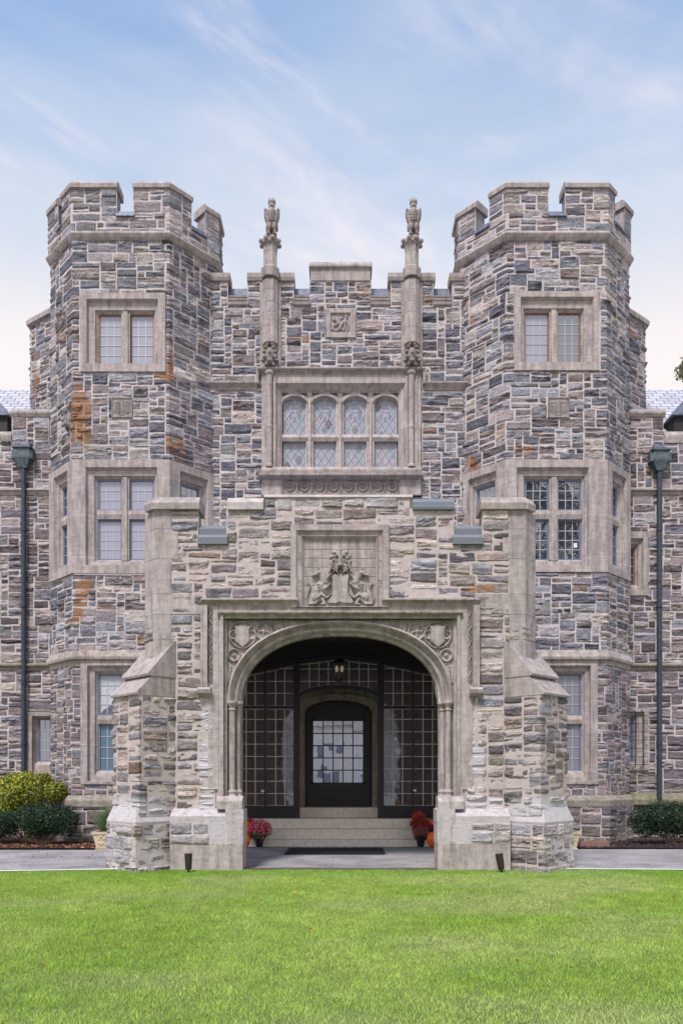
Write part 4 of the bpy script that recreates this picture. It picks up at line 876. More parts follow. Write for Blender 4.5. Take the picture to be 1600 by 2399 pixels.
# solid body of the front wall: lintel over the arch + piers
N = 40; xs = np.linspace(-AW, AW, N + 1)
mb.box((PX - 3.28, DP + .06, pz(1440)), (PX + 3.28, DP + .2, z_si - .3), 'mortar', pm_)
for yy in (DP + .38,):
    for a, b in zip(xs[:-1], xs[1:]): mb.add([(PX + a, yy, arch_z(a, AW, AR, AZ0)), (PX + b, yy, arch_z(b, AW, AR, AZ0)), (PX + b, yy, z_si), (PX + a, yy, z_si)], [(0, 1, 2, 3)], 'mortar', pm_)
for a, b in zip(xs[:-1], xs[1:]): mb.add([(PX + a, DP + .3, arch_z(a, AW, AR, AZ0)), (PX + b, DP + .3, arch_z(b, AW, AR, AZ0)), (PX + b, DP + .38, arch_z(b, AW, AR, AZ0)), (PX + a, DP + .38, arch_z(a, AW, AR, AZ0))], [(0, 1, 2, 3)], 'ashlar', ASH)
for s in (-1, 1):
    x0, x1 = sorted((PX + s * AW, PX + s * 3.5)); mb.box((x0, DP + .30, -.05), (x1, DP + .379, z_si), 'ashlar', ASH * .95); x0, x1 = sorted((PX + s * px(1066), PX + s * 3.29)); mb.box((x0, DP + .12, -.05), (x1, DP + .31, pz(1440)), 'mortar', pm_)
    x0, x1 = sorted((PX + s * px(1080), PX + s * 3.29)); mb.box((x0, DP + .01, -.05), (x1, DP + .13, pz(1440)), 'mortar', pm_)
    # side walls with the carriage openings: front pier, back pier, lintel
    xi, xo = sorted((PX + s * 3.1, PX + s * 3.52))
    mb.box((xi, DP + .6, -.05), (xo, DP + 1.0, z_si), 'ashlar', ASH * .9); mb.box((xi, 18.1, -.05), (xo, 18.85, z_si), 'ashlar', ASH * .9); mb.box((xi, DP + .95, 4.4), (xo, 18.15, z_si), 'ashlar', ASH * .9)
# roof of the porch
mb.box((PX - 3.4, DP + .35, z_si - .35), (PX + 3.4, 19.5, z_si - .25), 'leadsheet')
mb.box((PX - 3.1, DP + .63, 4.86), (PX + 3.1, 18.95, 4.92), 'dark_wood')
porch = mb.build('porch_wall', castle)
# quoin piers at the corners
ys = [1198, 1240, 1310, 1392, 1440, 1500, 1560]
for s in (-1, 1):
    qb = MB()
    for a, b in zip(ys[:-1], ys[1:]):
        zb, zt_ = pz(b) + .004, pz(a) - .004; t = ash()
        wq = .30 + (.12 if a in (1240, 1392) else 0) + (.5 if a == 1392 else 0)
        if s < 0: PP.sweep(qb, PP.c[1] - .6, PP.c[2] + wq - .02, [(.02, zb), (.02, zt_), (-.1, zt_), (-.1, zb)], tint=t, joint=0)
        else: PP.sweep(qb, PP.c[3] - wq + .02, PP.c[4] + .6, [(.02, zb), (.02, zt_), (-.1, zt_), (-.1, zb)], tint=t, joint=0)
    lo = (PP.c[1] - .6, PP.c[2] + .26) if s < 0 else (PP.c[3] - .26, PP.c[4] + .6)
    PP.sweep(qb, lo[0], lo[1], [(.012, 0), (.012, z_t), (-.1, z_t), (-.1, 0)], 'mortar', tint=MORT, joint=0)
    qb.build('corner_quoins', porch)
# copings and sills
for k in (0, 2): cb = MB(); coping(PP, cb, merP[k][0], merP[k][1], z_t, pz(1165), back=.45, over=.09); cb.build('merlon_coping', porch)
cb = MB()
PP.sweep(cb, merP[1][0], U(618), [(0, z_t), (.07, z_t), (.08, pz(1180)), (.02, pz(1168)), (-.42, pz(1168)), (-.42, z_t)], tint=ASH * 1.2, joint=0, stain=(0, .4, 0))
PP.sweep(cb, U(618), U(966), [(-.06, z_t), (.0, pz(1170)), (.045, pz(1166)), (.03, pz(1160)), (-.02, pz(1158)), (-.42, pz(1158)), (-.42, z_t)], 'mortar', tint=pm_, joint=.5, stain=(0, .3, 0))
PP.sweep(cb, U(966), merP[1][1] + .03, [(0, z_t), (.07, z_t), (.08, pz(1190)), (.05, pz(1187)), (.05, pz(1178)), (0, pz(1169)), (-.42, pz(1169)), (-.42, z_t)], 'granite', tint=(.3, .3, .3), joint=0)
cb.build('merlon_coping', porch)
for a, b in ((U(464), U(534)), (U(1060), U(1130))):
    sb = MB(); PP.sweep(sb, a, b, [(-.4, z_si), (.07, z_si), (.08, pz(1262)), (.03, pz(1254)), (-.4, pz(1254))], 'granite', tint=(.3, .3, .3), joint=0)
    PP.sweep(sb, a, b, [(-.4, pz(1253.5)), (-.02, pz(1253.5)), (-.01, pz(1238)), (-.08, pz(1229)), (-.4, pz(1229))], 'granite', tint=(.3, .3, .3), joint=0); sb.build('embrasure_sill', porch)
# crest panel
cr_ = MB(); u0, u1, z0, z1 = crest
ix0, ix1 = U(713), U(880); iz0, iz1 = pz(1420), pz(1265)
PP.ring(cr_, [(u0, u1, z0, z1, -.02), (u0, u1, z0, z1, .06), (u0 + .10, u1 - .10, z0, z1 - .10, .06), (u0 + .13, u1 - .13, z0, z1 - .14, .01), (u0 + .18, u1 - .18, z0, z1 - .18, .0), (u0 + .20, u1 - .20, z0, z1 - .2, .04), (ix0, ix1, iz0, iz1, -.03)], joints=(pz(1255),))
def mir(S):
    out = []
    for s_ in S:
        if s_[0] == 'cap': out.append(('cap', [(1536 - a, b) for a, b in s_[1]], *s_[2:]))
        elif s_[0] in ('ell', 'sub', 'addl'): out.append((s_[0], 1536 - s_[1], *s_[2:6], -(s_[6] if len(s_) > 6 else 0)))
    return out
beast = [('ell', 520, 880, 85, 130, .07, 25), ('ell', 470, 1000, 75, 75, .07), ('cap', [(560, 800), (540, 740), (510, 690)], 60, 45, .08), ('ell', 490, 685, 55, 42, .09), ('cap', [(470, 700), (410, 722)], 26, 16, .08), ('cap', [(510, 655), (480, 630)], 16, 8, .07),
         ('cap', [(570, 790), (610, 740), (640, 700)], 22, 16, .08), ('cap', [(540, 900), (590, 880), (632, 830)], 24, 16, .09), ('cap', [(470, 1010), (520, 970), (560, 1000)], 32, 24, .09), ('cap', [(550, 1010), (600, 1010), (650, 960)], 20, 12, .07), ('cap', [(480, 1040), (440, 1090), (360, 1095)], 26, 14, .06),
         ('cap', [(530, 1030), (560, 1090), (520, 1100)], 26, 16, .07), ('cap', [(440, 1070), (350, 1085), (328, 1010), (350, 920), (378, 860), (350, 825)], 13, 9, .05)] + [('ell', 470 + 22 * (i % 4) + 8 * (i // 4), 840 + 32 * (i // 4) + 5 * (i % 3), 9, 9, .10) for i in range(12)]
S_ = beast + mir(beast) + [('poly', [(625, 690), (905, 690), (880, 780), (880, 950), (950, 1060), (940, 1100), (830, 1098), (768, 1080), (700, 1098), (600, 1100), (590, 1060), (655, 950), (655, 780)], .05, 14),
  ('ell', 768, 520, 145, 165, .07), ('ridges', 768, 520, 150, 170, .028, 13), ('ell', 768, 500, 95, 130, .11), ('cap', [(768, 385), (768, 470), (770, 590)], 22, 34, .125), ('ell', 720, 470, 34, 20, .14, -15), ('ell', 816, 470, 34, 20, .14, 15), ('ell', 696, 435, 36, 28, .09), ('ell', 840, 435, 36, 28, .09), ('sub', 688, 440, 24, 18, .05), ('sub', 848, 440, 24, 18, .05),
  ('sub', 728, 500, 20, 12, .05), ('sub', 810, 500, 20, 12, .05), ('ell', 770, 595, 52, 30, .16), ('sub', 768, 632, 52, 24, .12)] + [('cap', [(768 + k * a, b), (768 + k * (a + 20), b + 60), (768 + k * (a - 15), b + 85)], 22, 6, .09) for k in (-1, 1) for a, b in ((60, 590), (110, 560), (120, 610), (35, 610))] + [('cap', [(768 + k * 85, 640), (768 + k * 95, 690)], 14, 8, .08) for k in (-1, 1)] \
  + [('ell', 640 + 37 * i, 702, 7, 7, .065) for i in range(8)] + [('ell', 622 + 49 * i, 1070, 7, 7, .065) for i in range(7)] + [('ell', x_, 760 + 55 * i, 6, 6, .065) for i in range(5) for x_ in (668, 868)] \
  + [('lines', [415, 530, 645, 760, 878, 995, 1110], [370, 490, 605, 725, 845], .010, 3.5)]
relief(cr_, PP, ix0, ix1, iz0, iz1, -.03, S_, (295, 1230, 250, 1120), .0085, tint=ASH * 1.0, scale=1.0)
rl = np.random.default_rng(3)
for s in (-1, 1):   # little leaf carvings in the hollow of the frame
    for yc in (1295, 1310, 1362, 1378):
        for q in range(5): cr_.ell((PX + px(797) + s * (u1 - u0) / 2 - s * .155 + rl.uniform(-.02, .02) + (crest[0] + crest[1]) / 2 - uc, DP - .0, pz(yc) + rl.uniform(-.05, .05)), (.016, .016, .022), 'ashlar', ASH * .9, su=6, sv=5)
cr_.build('crest_panel', porch)
# label mould, square frame, spandrels, arch orders
ar = MB(); g_ = (0, 0, .22)
lm = [(0, 0), (.03, .0), (.05, .05), (.12, .10), (.13, .15), (.04, .2), (0, .2)]
def lab_h(a, b, yb, yt, o=.13, st=g_, tint=None):
    zb, zt_ = pz(yb), pz(yt); h = zt_ - zb
    PP.sweep(ar, a, b, [(-.02, zb), (.02, zb), (.04, zb + h * .3), (o, zb + h * .62), (o, zb + h * .8), (.02, zt_), (-.02, zt_)], joint=1.0, stain=st, tint=tint)
lab_h(U(473), U(699), 1421, 1402); lab_h(U(895), U(1121), 1421, 1402)
for s in (-1, 1):
    fx = lambda a, b: tuple(sorted((uc + s * px(a), uc + s * px(b))))
    a, b = fx(1106, 1121); ar_t = ash()
    PP.sweep(ar, a, b, [(-.02, pz(1618)), (.10, pz(1618)), (.12, pz(1600)), (.12, pz(1421)), (-.02, pz(1421))], joint=0)         # outer drop
    a, b = fx(1116, 1121); PP.sweep(ar, a, b, [(-.02, pz(1618)), (.13, pz(1618)), (.13, pz(1421)), (-.02, pz(1421))], joint=0)
    a, b = fx(1082, 1106); PP.sweep(ar, a, b, [(-.02, pz(1850)), (.03, pz(1850)), (.03, pz(1421)), (-.02, pz(1421))], joint=0, stain=(0, .35 if s < 0 else .2, 0))
    a, b = fx(1098, 1128); PP.sweep(ar, a, b, [(-.02, pz(1634)), (.06, pz(1634)), (.16, pz(1626)), (.18, pz(1618)), (.14, pz(1613)), (-.02, pz(1609))], joint=0, stain=(0, .3 if s < 0 else 0, 0))  # label stop
    S_ = [('cap', [(50 + 22 * math.sin(i * .8), i * 10), (50 + 22 * math.sin((i + 1) * .8), i * 10 + 10)], 12, 12, .035) for i in range(40)] + [('ell', 50 - 20 * math.sin(i * .8), i * 10, 20, 6, .03, 40 * (-1) ** i) for i in range(0, 40, 2)]
    a, b = fx(1094, 1106); relief(ar, PP, a, b, pz(1600), pz(1424), .031, S_, (0, 100, 0, 400), .012, tint=ASH * .72)
    # moulded square-frame uprights down to the capitals and on as jamb
    for (p0, p1, o, st) in ((1063, 1070, -.04, 0), (1070, 1077, .06, 0), (1077, 1083, .02, .2)):
        a, b = fx(p0, p1)
        PP.sweep(ar, a, b, [(-.2, pz(1890)), (o, pz(1890)), (o, pz(1431)), (-.2, pz(1431))], joint=0, stain=(0, st + (.15 if s < 0 else .25), 0), tint=ASH * 1.02)
# top of square frame
PP.sweep(ar, U(473), U(1121), [(-.02, pz(1436)), (.025, pz(1436)), (.025, pz(1421)), (-.02, pz(1421))], joint=.9, stain=(0, 0, .15))
lab_h(U(511), U(1083), 1450, 1431, .10, (0, 0, .4))
# spandrel carving
sp0, sp1, sz0, sz1 = U(530), U(1064), pz(1648), pz(1450)
EW, ER = px(1060), pz(1457) - pz(1648)
def outside_arch(UU, ZZ):
    x = np.abs(UU - uc); za = AZ0 + ER * np.clip(1 - np.clip(x / EW, 0, 1) ** 2.3, 0, 1) ** (1 / 2.3); return ZZ > za - .03
S_ = []
for s in (-1, 1):
    c = lambda x_: 797 + s * (x_ - 797)
    sc_ = lambda pts: [(c(a), b) for a, b in pts]
    S_ += [('cap', circle(c(567), 1486, 31, 24), 2.6, 2.6, .055), ('cap', circle(c(616), 1477, 20, 20), 2.2, 2.2, .05), ('cap', circle(c(547), 1534, 14, 18), 2.2, 2.2, .05), ('cap', circle(c(652), 1466, 11, 16), 2, 2, .045),
           ('cap', sc_([(545, 1486), (556, 1470), (549, 1462)]), 2, 2, .04), ('cap', circle(c(547), 1486, 10, 14), 2, 2, .045), ('cap', circle(c(588), 1486, 10, 14), 2, 2, .045), ('cap', circle(c(608), 1471, 7, 12), 1.8, 1.8, .04), ('cap', circle(c(622), 1485, 7, 12), 1.8, 1.8, .04),
           ('poly', sc_([(545, 1464), (566, 1462), (590, 1464), (586, 1475), (586, 1503), (567, 1520), (549, 1503), (549, 1475)]), .075, 3),
           ('cap', sc_([(531, 1560), (533, 1600), (540, 1560)]), 2, 2, .03), ('cap', sc_([(680, 1453), (720, 1453)]), 2, 2, .03), ('ell', c(547), 1534, 5, 5, .05), ('ell', c(616), 1477, 5, 5, .05)]
relief(ar, PP, sp0, sp1, sz0, sz1, -.10, S_, (530, 1064, 1450, 1648), .0125, inside=outside_arch, tint=ASH * .98, stain=(0, 0, .08))
# arch orders: in-plane radial profile swept round the curve and down the jambs
def arch_curve(d, n=44):
    pts = []
    w, r = AW + d, AR + d
    for i in range(n + 1):
        th = math.pi * i / n; x = -math.cos(th); e = 2 / 2.3
        pts.append((math.copysign(abs(x) ** e, x) * w, AZ0 + (math.sin(th) ** e) * r if 0 < i < n else AZ0))
    return pts
prof = [(.285, -.10), (.275, -.05), (.24, -.03), (.215, -.06), (.19, -.14), (.16, -.17), (.12, -.14), (.09, -.15), (.07, -.2), (.045, -.28), (.01, -.3), (0, -.34), (0, -.38)]
prof = [(d * .86, o) for d, o in prof]
for (d0, o0), (d1, o1) in zip(prof[:-1], prof[1:]):
    A, B = arch_curve(d0), arch_curve(d1); t = ASH * (1.06 if d1 > .1 else 1.12)
    joints_ = {7, 15, 22, 29, 37}
    for i in range(len(A) - 1):
        ar.add([PP.pos([uc + A[i][0]], o0, A[i][1])[0], PP.pos([uc + A[i + 1][0]], o0, A[i + 1][1])[0], PP.pos([uc + B[i + 1][0]], o1, B[i + 1][1])[0], PP.pos([uc + B[i][0]], o1, B[i][1])[0]], [(0, 1, 2, 3)], 'ashlar', t * (1 + .05 * math.sin((i // 7) * 2.3)), (0, 0, .12 if i % 9 else .3))
for i in (6, 14, 22, 29, 37):      # voussoir joints
    for (d0, o0), (d1, o1) in zip(prof[:8], prof[1:9]):
        A, B = arch_curve(d0), arch_curve(d1)
        q = []
        for (Pp, o) in ((A, o0), (B, o1)):
            a, b = Pp[i], Pp[i + 1]; dx, dz = b[0] - a[0], b[1] - a[1]; l_ = math.hypot(dx, dz); q.append(((a[0], a[1]), (a[0] + dx / l_ * .012, a[1] + dz / l_ * .012), o))
        ar.add([PP.pos([uc + q[0][0][0]], q[0][2] + .002, q[0][0][1])[0], PP.pos([uc + q[0][1][0]], q[0][2] + .002, q[0][1][1])[0], PP.pos([uc + q[1][1][0]], q[1][2] + .002, q[1][1][1])[0], PP.pos([uc + q[1][0][0]], q[1][2] + .002, q[1][0][1])[0]], [(0, 1, 2, 3)], 'mortar', MORT)
arch = ar.build('entrance_arch', porch)
# jambs with colonnettes, capitals and bases
for s in (-1, 1):
    jb = MB()
    for x_, r, o in ((1051, .055, -.06), (1040, .05, -.19)):
        xx = PX + s * px(x_); cyy = DP - o
        jb.lathe((xx, cyy, 0), [(.09, pz(1888)), (.09, pz(1868)), (.07, pz(1862)), (.085, pz(1856)), (r, pz(1850)), (r, pz(1666)), (r + .018, pz(1663)), (r, pz(1660)), (r + .01, pz(1656)), (.10, pz(1648)), (.10, pz(1643)), (.09, pz(1642))], 'ashlar', ASH * 1.0, 14)
    seg_ = [(1064, -.05), (1060, -.13), (1046, -.16), (1043, -.25), (1034, -.28), (1031.3, -.36), (1031.3, -.38)]
    for za, zb_ in ((1888, 1800), (1799, 1748), (1747, 1690), (1689, 1648)):
        t = ash(.05) * 1.04
        for (a, oa), (b, ob) in zip(seg_[:-1], seg_[1:]):
            ua, ub = uc + s * px(a), uc + s * px(b)
            jb.add([PP.pos([ua], oa, pz(za) + .004)[0], PP.pos([ub], ob, pz(za) + .004)[0], PP.pos([ub], ob, pz(zb_) - .004)[0], PP.pos([ua], oa, pz(zb_) - .004)[0]], [(0, 1, 2, 3)], 'ashlar', t, (0, .15 if s < 0 else .3, 0))
            jb.add([PP.pos([ua], oa - .004, pz(1888))[0], PP.pos([ub], ob - .004, pz(1888))[0], PP.pos([ub], ob - .004, pz(1648))[0], PP.pos([ua], oa - .004, pz(1648))[0]], [(0, 1, 2, 3)], 'mortar', MORT)
    jb.build('arch_jamb', porch)
# plinths of the two piers (moulded top, plain base) and diagonal buttresses
for s in (-1, 1):
    pb = MB(); fx = lambda a, b: tuple(sorted((PX + s * px(a), PX + s * px(b))))
    def blk(a, b, yb, yt, o, st=(0, 0, 0), t=None):
        x0, x1 = fx(a, b); pb.box((x0, DP - o, yb if yb < 1 else pz(yb)), (x1, DP + .3, pz(yt)), 'ashlar', ash(.1) if t is None else t, st)
    W = .45 if s < 0 else .62
    blk(1022, 1100, -.1, 1975, .215, (0, .22, .05), ASH * 1.12); blk(1100, 1190, -.1, 1975.5, .2, (0, .12, .03), ASH * 1.1)
    blk(1021, 1056, 1975, 1926, .21, (0, .45, 0)); blk(1056.3, 1100, 1975, 1926, .205, (0, .6, 0)); blk(1020, 1062, 1926.3, 1896, .212, (0, .5, 0)); 
    x0, x1 = fx(1100, 1190); QP = Path([(x0, DP), (x1, DP)])
    rubble(pb, QP, 0, x1 - x0, pz(1975), pz(1926), None, off=.20, pal='porch', stainf=lambda U_, Z_: np.stack([U_ * 0, U_ * 0 + .42, U_ * 0], -1), du=.1, dz=.075, hs=(2, 2, 3), ws=(4, 5, 6), rough=.02, gap=.02)
    pb.box((x0, DP - .195, pz(1975)), (x1, DP + .3, pz(1926)), 'ashlar', ASH)
    # weathered top
    x0, x1 = fx(1021, 1190)
    pb.add([(x0, DP - .2, pz(1926)), (x1, DP - .2, pz(1926)), (x1, DP - .2, pz(1912)), (x0, DP - .2, pz(1912)), (x1, DP + .02, pz(1893)), (x0, DP + .02, pz(1893))], [(0, 1, 2, 3), (3, 2, 4, 5)], 'ashlar', ASH * 1.1, (0, .5, 0))
    for xe in (x0, x1): pb.add([(xe, DP - .2, pz(1926)), (xe, DP - .2, pz(1912)), (xe, DP + .02, pz(1893)), (xe, DP + .02, pz(1926))], [(0, 1, 2, 3)], 'ashlar', ASH, (0, .5, 0))
    x0, x1 = fx(1024, 1084); pb.add([(x0, DP - .16, pz(1896)), (x1, DP - .16, pz(1896)), (x1, DP - .16, pz(1878)), (x0, DP - .16, pz(1878)), (x1, DP - .08, pz(1866)), (x0, DP - .08, pz(1866)), (x1, DP + .2, pz(1866)), (x0, DP + .2, pz(1866)), (x1, DP + .2, pz(1896)), (x0, DP + .2, pz(1896))], [(0, 1, 2, 3), (3, 2, 4, 5), (5, 4, 6, 7), (0, 3, 5, 7, 9), (1, 2, 4, 6, 8)], 'ashlar', ASH * 1.05, (0, .3, 0))
    pb.build('pier_plinth', porch)
    # buttress
    def m(p): return (PX + s * -p[0], p[1])     # p given for the left side, measured from centre
    c0 = np.array([-3.487 - PX, 13.27]); aL = .618; bR = .534
    def pth(c, a, b, back=.5):
        A = (c[0] - a, c[1] + a); B_ = (c[0] + b, c[1] + b); A0 = (A[0] + back, A[1] + back)
        pts = [A0, A, tuple(c), B_]; pts = [(PX + q[0], q[1]) for q in pts] if s < 0 else [(PX - q[0], q[1]) for q in pts][::-1]; return Path(pts)
    B1 = pth(c0, aL, bR); z_e = Z(1627, 13.27); bb = MB()
    e_end = (B1.c[1], B1.c[2]) if s < 0 else (B1.c[1], B1.c[2])
    stB = streaks([(1, 0, B1.c[-1], .5, 1.35, .75 if s < 0 else .85), (1, B1.c[1] if s < 0 else B1.c[1], B1.c[2], .8, 1.2, 1.0)])
    rubble(bb, B1, .1 if s < 0 else 0, B1.c[-1] - (0 if s < 0 else .1), .95, z_e, None, pal='porch', stainf=stB, du=.1, dz=.072, gap=.032, rough=.036, jit=.016, hs=(2, 2, 3, 3), ws=(3, 4, 5), mtint=pm_, base=(.014, .042))
    Pp = [tuple(q) for q in B1.p]; bb.prism([(x_, y_) for x_, y_ in Pp], 0, z_e, 'mortar', pm_)
    # plinth: big rough stones with white lime, sloped cap
    cpl = c0 + np.array([-.047 + .0, -.07]); B2 = pth(cpl, .69, .6); 
    for zz0, zz1 in ((-.12, .10), (.10, .36), (.36, .60), (.60, .83)):
        rubble(bb, B2, .05, B2.c[-1] - .05, zz0, zz1, None, pal='porch', stainf=lambda U_, Z_: np.stack([U_ * 0, np.clip(.5 + .5 * (fbm(U_ * 2, Z_ * 2, 4) - .5) + (.25 if s < 0 else .15) * ((U_ < B2.c[2]) if s < 0 else (U_ > B2.c[1])), 0, 1) * .6, U_ * 0], -1), du=.11, dz=zz1 - zz0, hs=(1,), ws=(2, 3, 4, 5), rough=.04, gap=.024, base=(.012, .045))
    bb.prism([tuple(q) for q in B2.p], -.1, .83, 'mortar', MORT)
    ov = B2.sweep(bb, .02, B2.c[-1] - .02, [(-.3, .83), (.012, .83), (.016, .86), (-.075, 1.13), (-.3, 1.13)], tint=ASH * 1.05, joint=.45, stain=(0, .62, 0))
    but = bb.build('buttress', porch)
    # weatherings: profile (b along the side, z) extruded over the end width
    wb = MB(); dirv = np.array([1, 1]) / 1; zu_e = Z(1576, 13.42)
    def wedge(poly, a_over, t, st=(0, 0, 0)):
        vs = []
        for k in (-a_over, aL + a_over):
            for b_, z_ in poly: q = c0 + np.array([b_ - k, b_ + k]); xx = PX + q[0] if s < 0 else PX - q[0]; vs.append((xx, q[1], z_))
        n = len(poly); wb.add(vs, [tuple(range(n)), tuple(range(n, 2 * n))[::-1]] + [(i, (i + 1) % n, n + (i + 1) % n, n + i) for i in range(n)], 'ashlar', t, st)
    wedge([(-.05, z_e - .005), (-.055, z_e + .03), (.16, zu_e - .06), (.7, zu_e - .06), (.7, z_e - .005)], .012, ASH * .98)
    wedge([(.115, zu_e - .055), (.105, zu_e - .02), (.60, Z(1480, 13.8)), (.75, Z(1480, 13.8)), (.75, zu_e - .055)], .02, ASH * 1.0)
    wb.build('weathering', porch)

# ------------------------------------------------------------------ inside the porch: steps, glazed screen, vestibule, door
sb = MB(); xw = 3.05
sb.box((PX - xw, 18.1, -.05), (PX + xw, 19.8, .15), 'step'); sb.box((PX - 2.16, 18.45, .152), (PX + 2.16, 19.85, .38), 'step'); sb.box((PX - 2.16, 18.8, .382), (PX + 2.16, 19.9, .615), 'step')
sb.build('entrance_steps', castle)
zs_ = lambda y: Z(y, DT); xs_ = lambda p: X(p, DT)
scr = MB(); T_ = 'screen_frame'; y0, y1 = DT - .04, DT + .06
# stepped jambs of screen
def fbox(a, b, yb, yt, m='screen_frame', ya=y0, yb_=y1): scr.box((xs_(a), ya, zs_(yb)), (xs_(b), yb_, zs_(yt)), m)
fbox(688, 702, 1917, 1555, ya=y0 - .03, yb_=y1 + .03); fbox(885, 899, 1917, 1555, ya=y0 - .03, yb_=y1 + .03)
for a, b in ((540, 688), (899, 1056)): fbox(a, b, 1917, 1889); fbox(a, b, 1661, 1655)
fbox(619.5, 623.5, 1889, 1661); fbox(619.5, 623.5, 1655, 1567); fbox(965, 969, 1889, 1661); fbox(965, 969, 1655, 1567)
# gabled head beam and fascia up to the ceiling
gp = [(540, 1588), (702, 1552), (794, 1541), (886, 1552), (1056, 1588)]
v = [(xs_(a), y0 - .02, zs_(b)) for a, b in gp] + [(xs_(a), y0 - .02, 4.9) for a, b in gp]; n = 5
scr.add(v + [(x_, y1, z_) for x_, _, z_ in v], [(i, i + 1, n + i + 1, n + i) for i in range(4)] + [(10 + i, 10 + i + 1, 10 + n + i + 1, 10 + n + i) for i in range(4)] + [(i, i + 1, 10 + i + 1, 10 + i) for i in range(4)], 'dark_wood')
for dz_ in (.05, .12): 
    for i in range(4): (a, b), (c, d) = gp[i], gp[i + 1]; scr.tube([(xs_(a), y0 - .03, zs_(b) + dz_), (xs_(c), y0 - .03, zs_(d) + dz_)], .018, 'dark_wood', seg=6)
# arched transom over the entry
N = 20; X0, X1 = 702, 885
def ta(p, k=0): q = (p - 793.5) / 91.5; return 1634 - 20 * (1 - q * q) ** .6 * 1.0 - k if abs(q) < 1 else 1634 - k
pp = np.linspace(X0, X1, N + 1)
for a, b in zip(pp[:-1], pp[1:]):
    f4 = [(xs_(a), zs_(ta(a))), (xs_(b), zs_(ta(b))), (xs_(b), zs_(ta(b, 8))), (xs_(a), zs_(ta(a, 8)))]
    scr.add([(x_, y0 - .02, z_) for x_, z_ in f4] + [(x_, y1, z_) for x_, z_ in f4], [(0, 1, 2, 3), (4, 5, 6, 7), (0, 1, 5, 4), (2, 3, 7, 6)], T_)
screen = scr.build('glazed_screen', castle)
def grid_obj(px0, px1, xsx, ysy, top, bottom, nm='lead_grid'):
    g = MB(); y = DT
    for p in xsx: g.box((xs_(p) - .0105, y - .014, zs_(bottom(p))), (xs_(p) + .0105, y + .012, zs_(top(p))), 'screen_lead')
    for q in ysy:
        # clip row between arch and gable
        ok = [p for p in np.linspace(px0, px1, 61) if top(p) - .5 <= q <= bottom(p) + .5]
        if len(ok) > 2:
            runs = []; st_ = ok[0]; pv = ok[0]; stepp = (px1 - px0) / 60
            for p in ok[1:]:
                if p - pv > stepp * 1.5: runs.append((st_, pv)); st_ = p
                pv = p
            runs.append((st_, pv))
            for a, b in runs: g.box((xs_(a), y - .010, zs_(q) - .0095), (xs_(b), y + .010, zs_(q) + .0095), 'screen_lead')
    # sloping top and curved bottom leads
    for fn in (top, bottom):
        pts = [(xs_(p), y, zs_(fn(p))) for p in np.linspace(px0, px1, 17)]; g.tube(pts, .009, 'screen_lead', seg=4)
    g.build(nm, screen)
gable = lambda p: np.interp(p, [540, 702, 794, 886, 1056], [1594, 1558, 1547, 1558, 1594])
for a, b, cols in ((554, 620, [554, 577, 598]), (624, 688, [646, 667]), (899, 965, [921, 943]), (969, 1040, [991, 1013, 1034])):
    grid_obj(a, b, cols, [1567, 1597, 1625], gable, lambda p: 1654); grid_obj(a, b, cols, [1686, 1715, 1744, 1773, 1802, 1831, 1860], lambda p: 1662, lambda p: 1888)
grid_obj(704, 884, [725, 747, 769, 794, 818, 841, 863], [1568, 1597, 1626], gable, lambda p: ta(p, 9))
gl_ = MB(); y = DT
for a, b in ((540, 619.5), (623.5, 688), (899, 965), (969, 1056)):
    gl_.add([(xs_(a), y, zs_(1889)), (xs_(b), y, zs_(1889)), (xs_(b), y, zs_(1661)), (xs_(a), y, zs_(1661))], [(0, 1, 2, 3)], 'glass_screen')
    gl_.add([(xs_(a), y, zs_(1655)), (xs_(b), y, zs_(1655)), (xs_(b), y, zs_(gable(b))), (xs_(a), y, zs_(gable(a)))], [(0, 1, 2, 3)], 'glass_screen')
for a, b in zip(pp[:-1], pp[1:]): gl_.add([(xs_(a), y, zs_(ta(a, 8))), (xs_(b), y, zs_(ta(b, 8))), (xs_(b), y, zs_(gable(b))), (xs_(a), y, zs_(gable(a)))], [(0, 1, 2, 3)], 'glass_screen')
gl_.build('pane', screen)
nt_ = MB(); 
for k, w_ in enumerate((15, 12, 14, 10, 14)): c_ = xs_(932.5); hw = w_ / 2 / 95.24; nt_.box((c_ - hw, DT - .022, zs_(1757 + k * 2.6)), (c_ + hw, DT - .018, zs_(1755.4 + k * 2.6)), 'paper')
nt_.box((xs_(612), DT - .022, zs_(1857)), (xs_(619), DT - .018, zs_(1851)), 'paper'); nt_.box((xs_(968), DT - .062, zs_(1855)), (xs_(975), DT - .058, zs_(1850)), 'paper'); nt_.build('notice_sticker', screen)
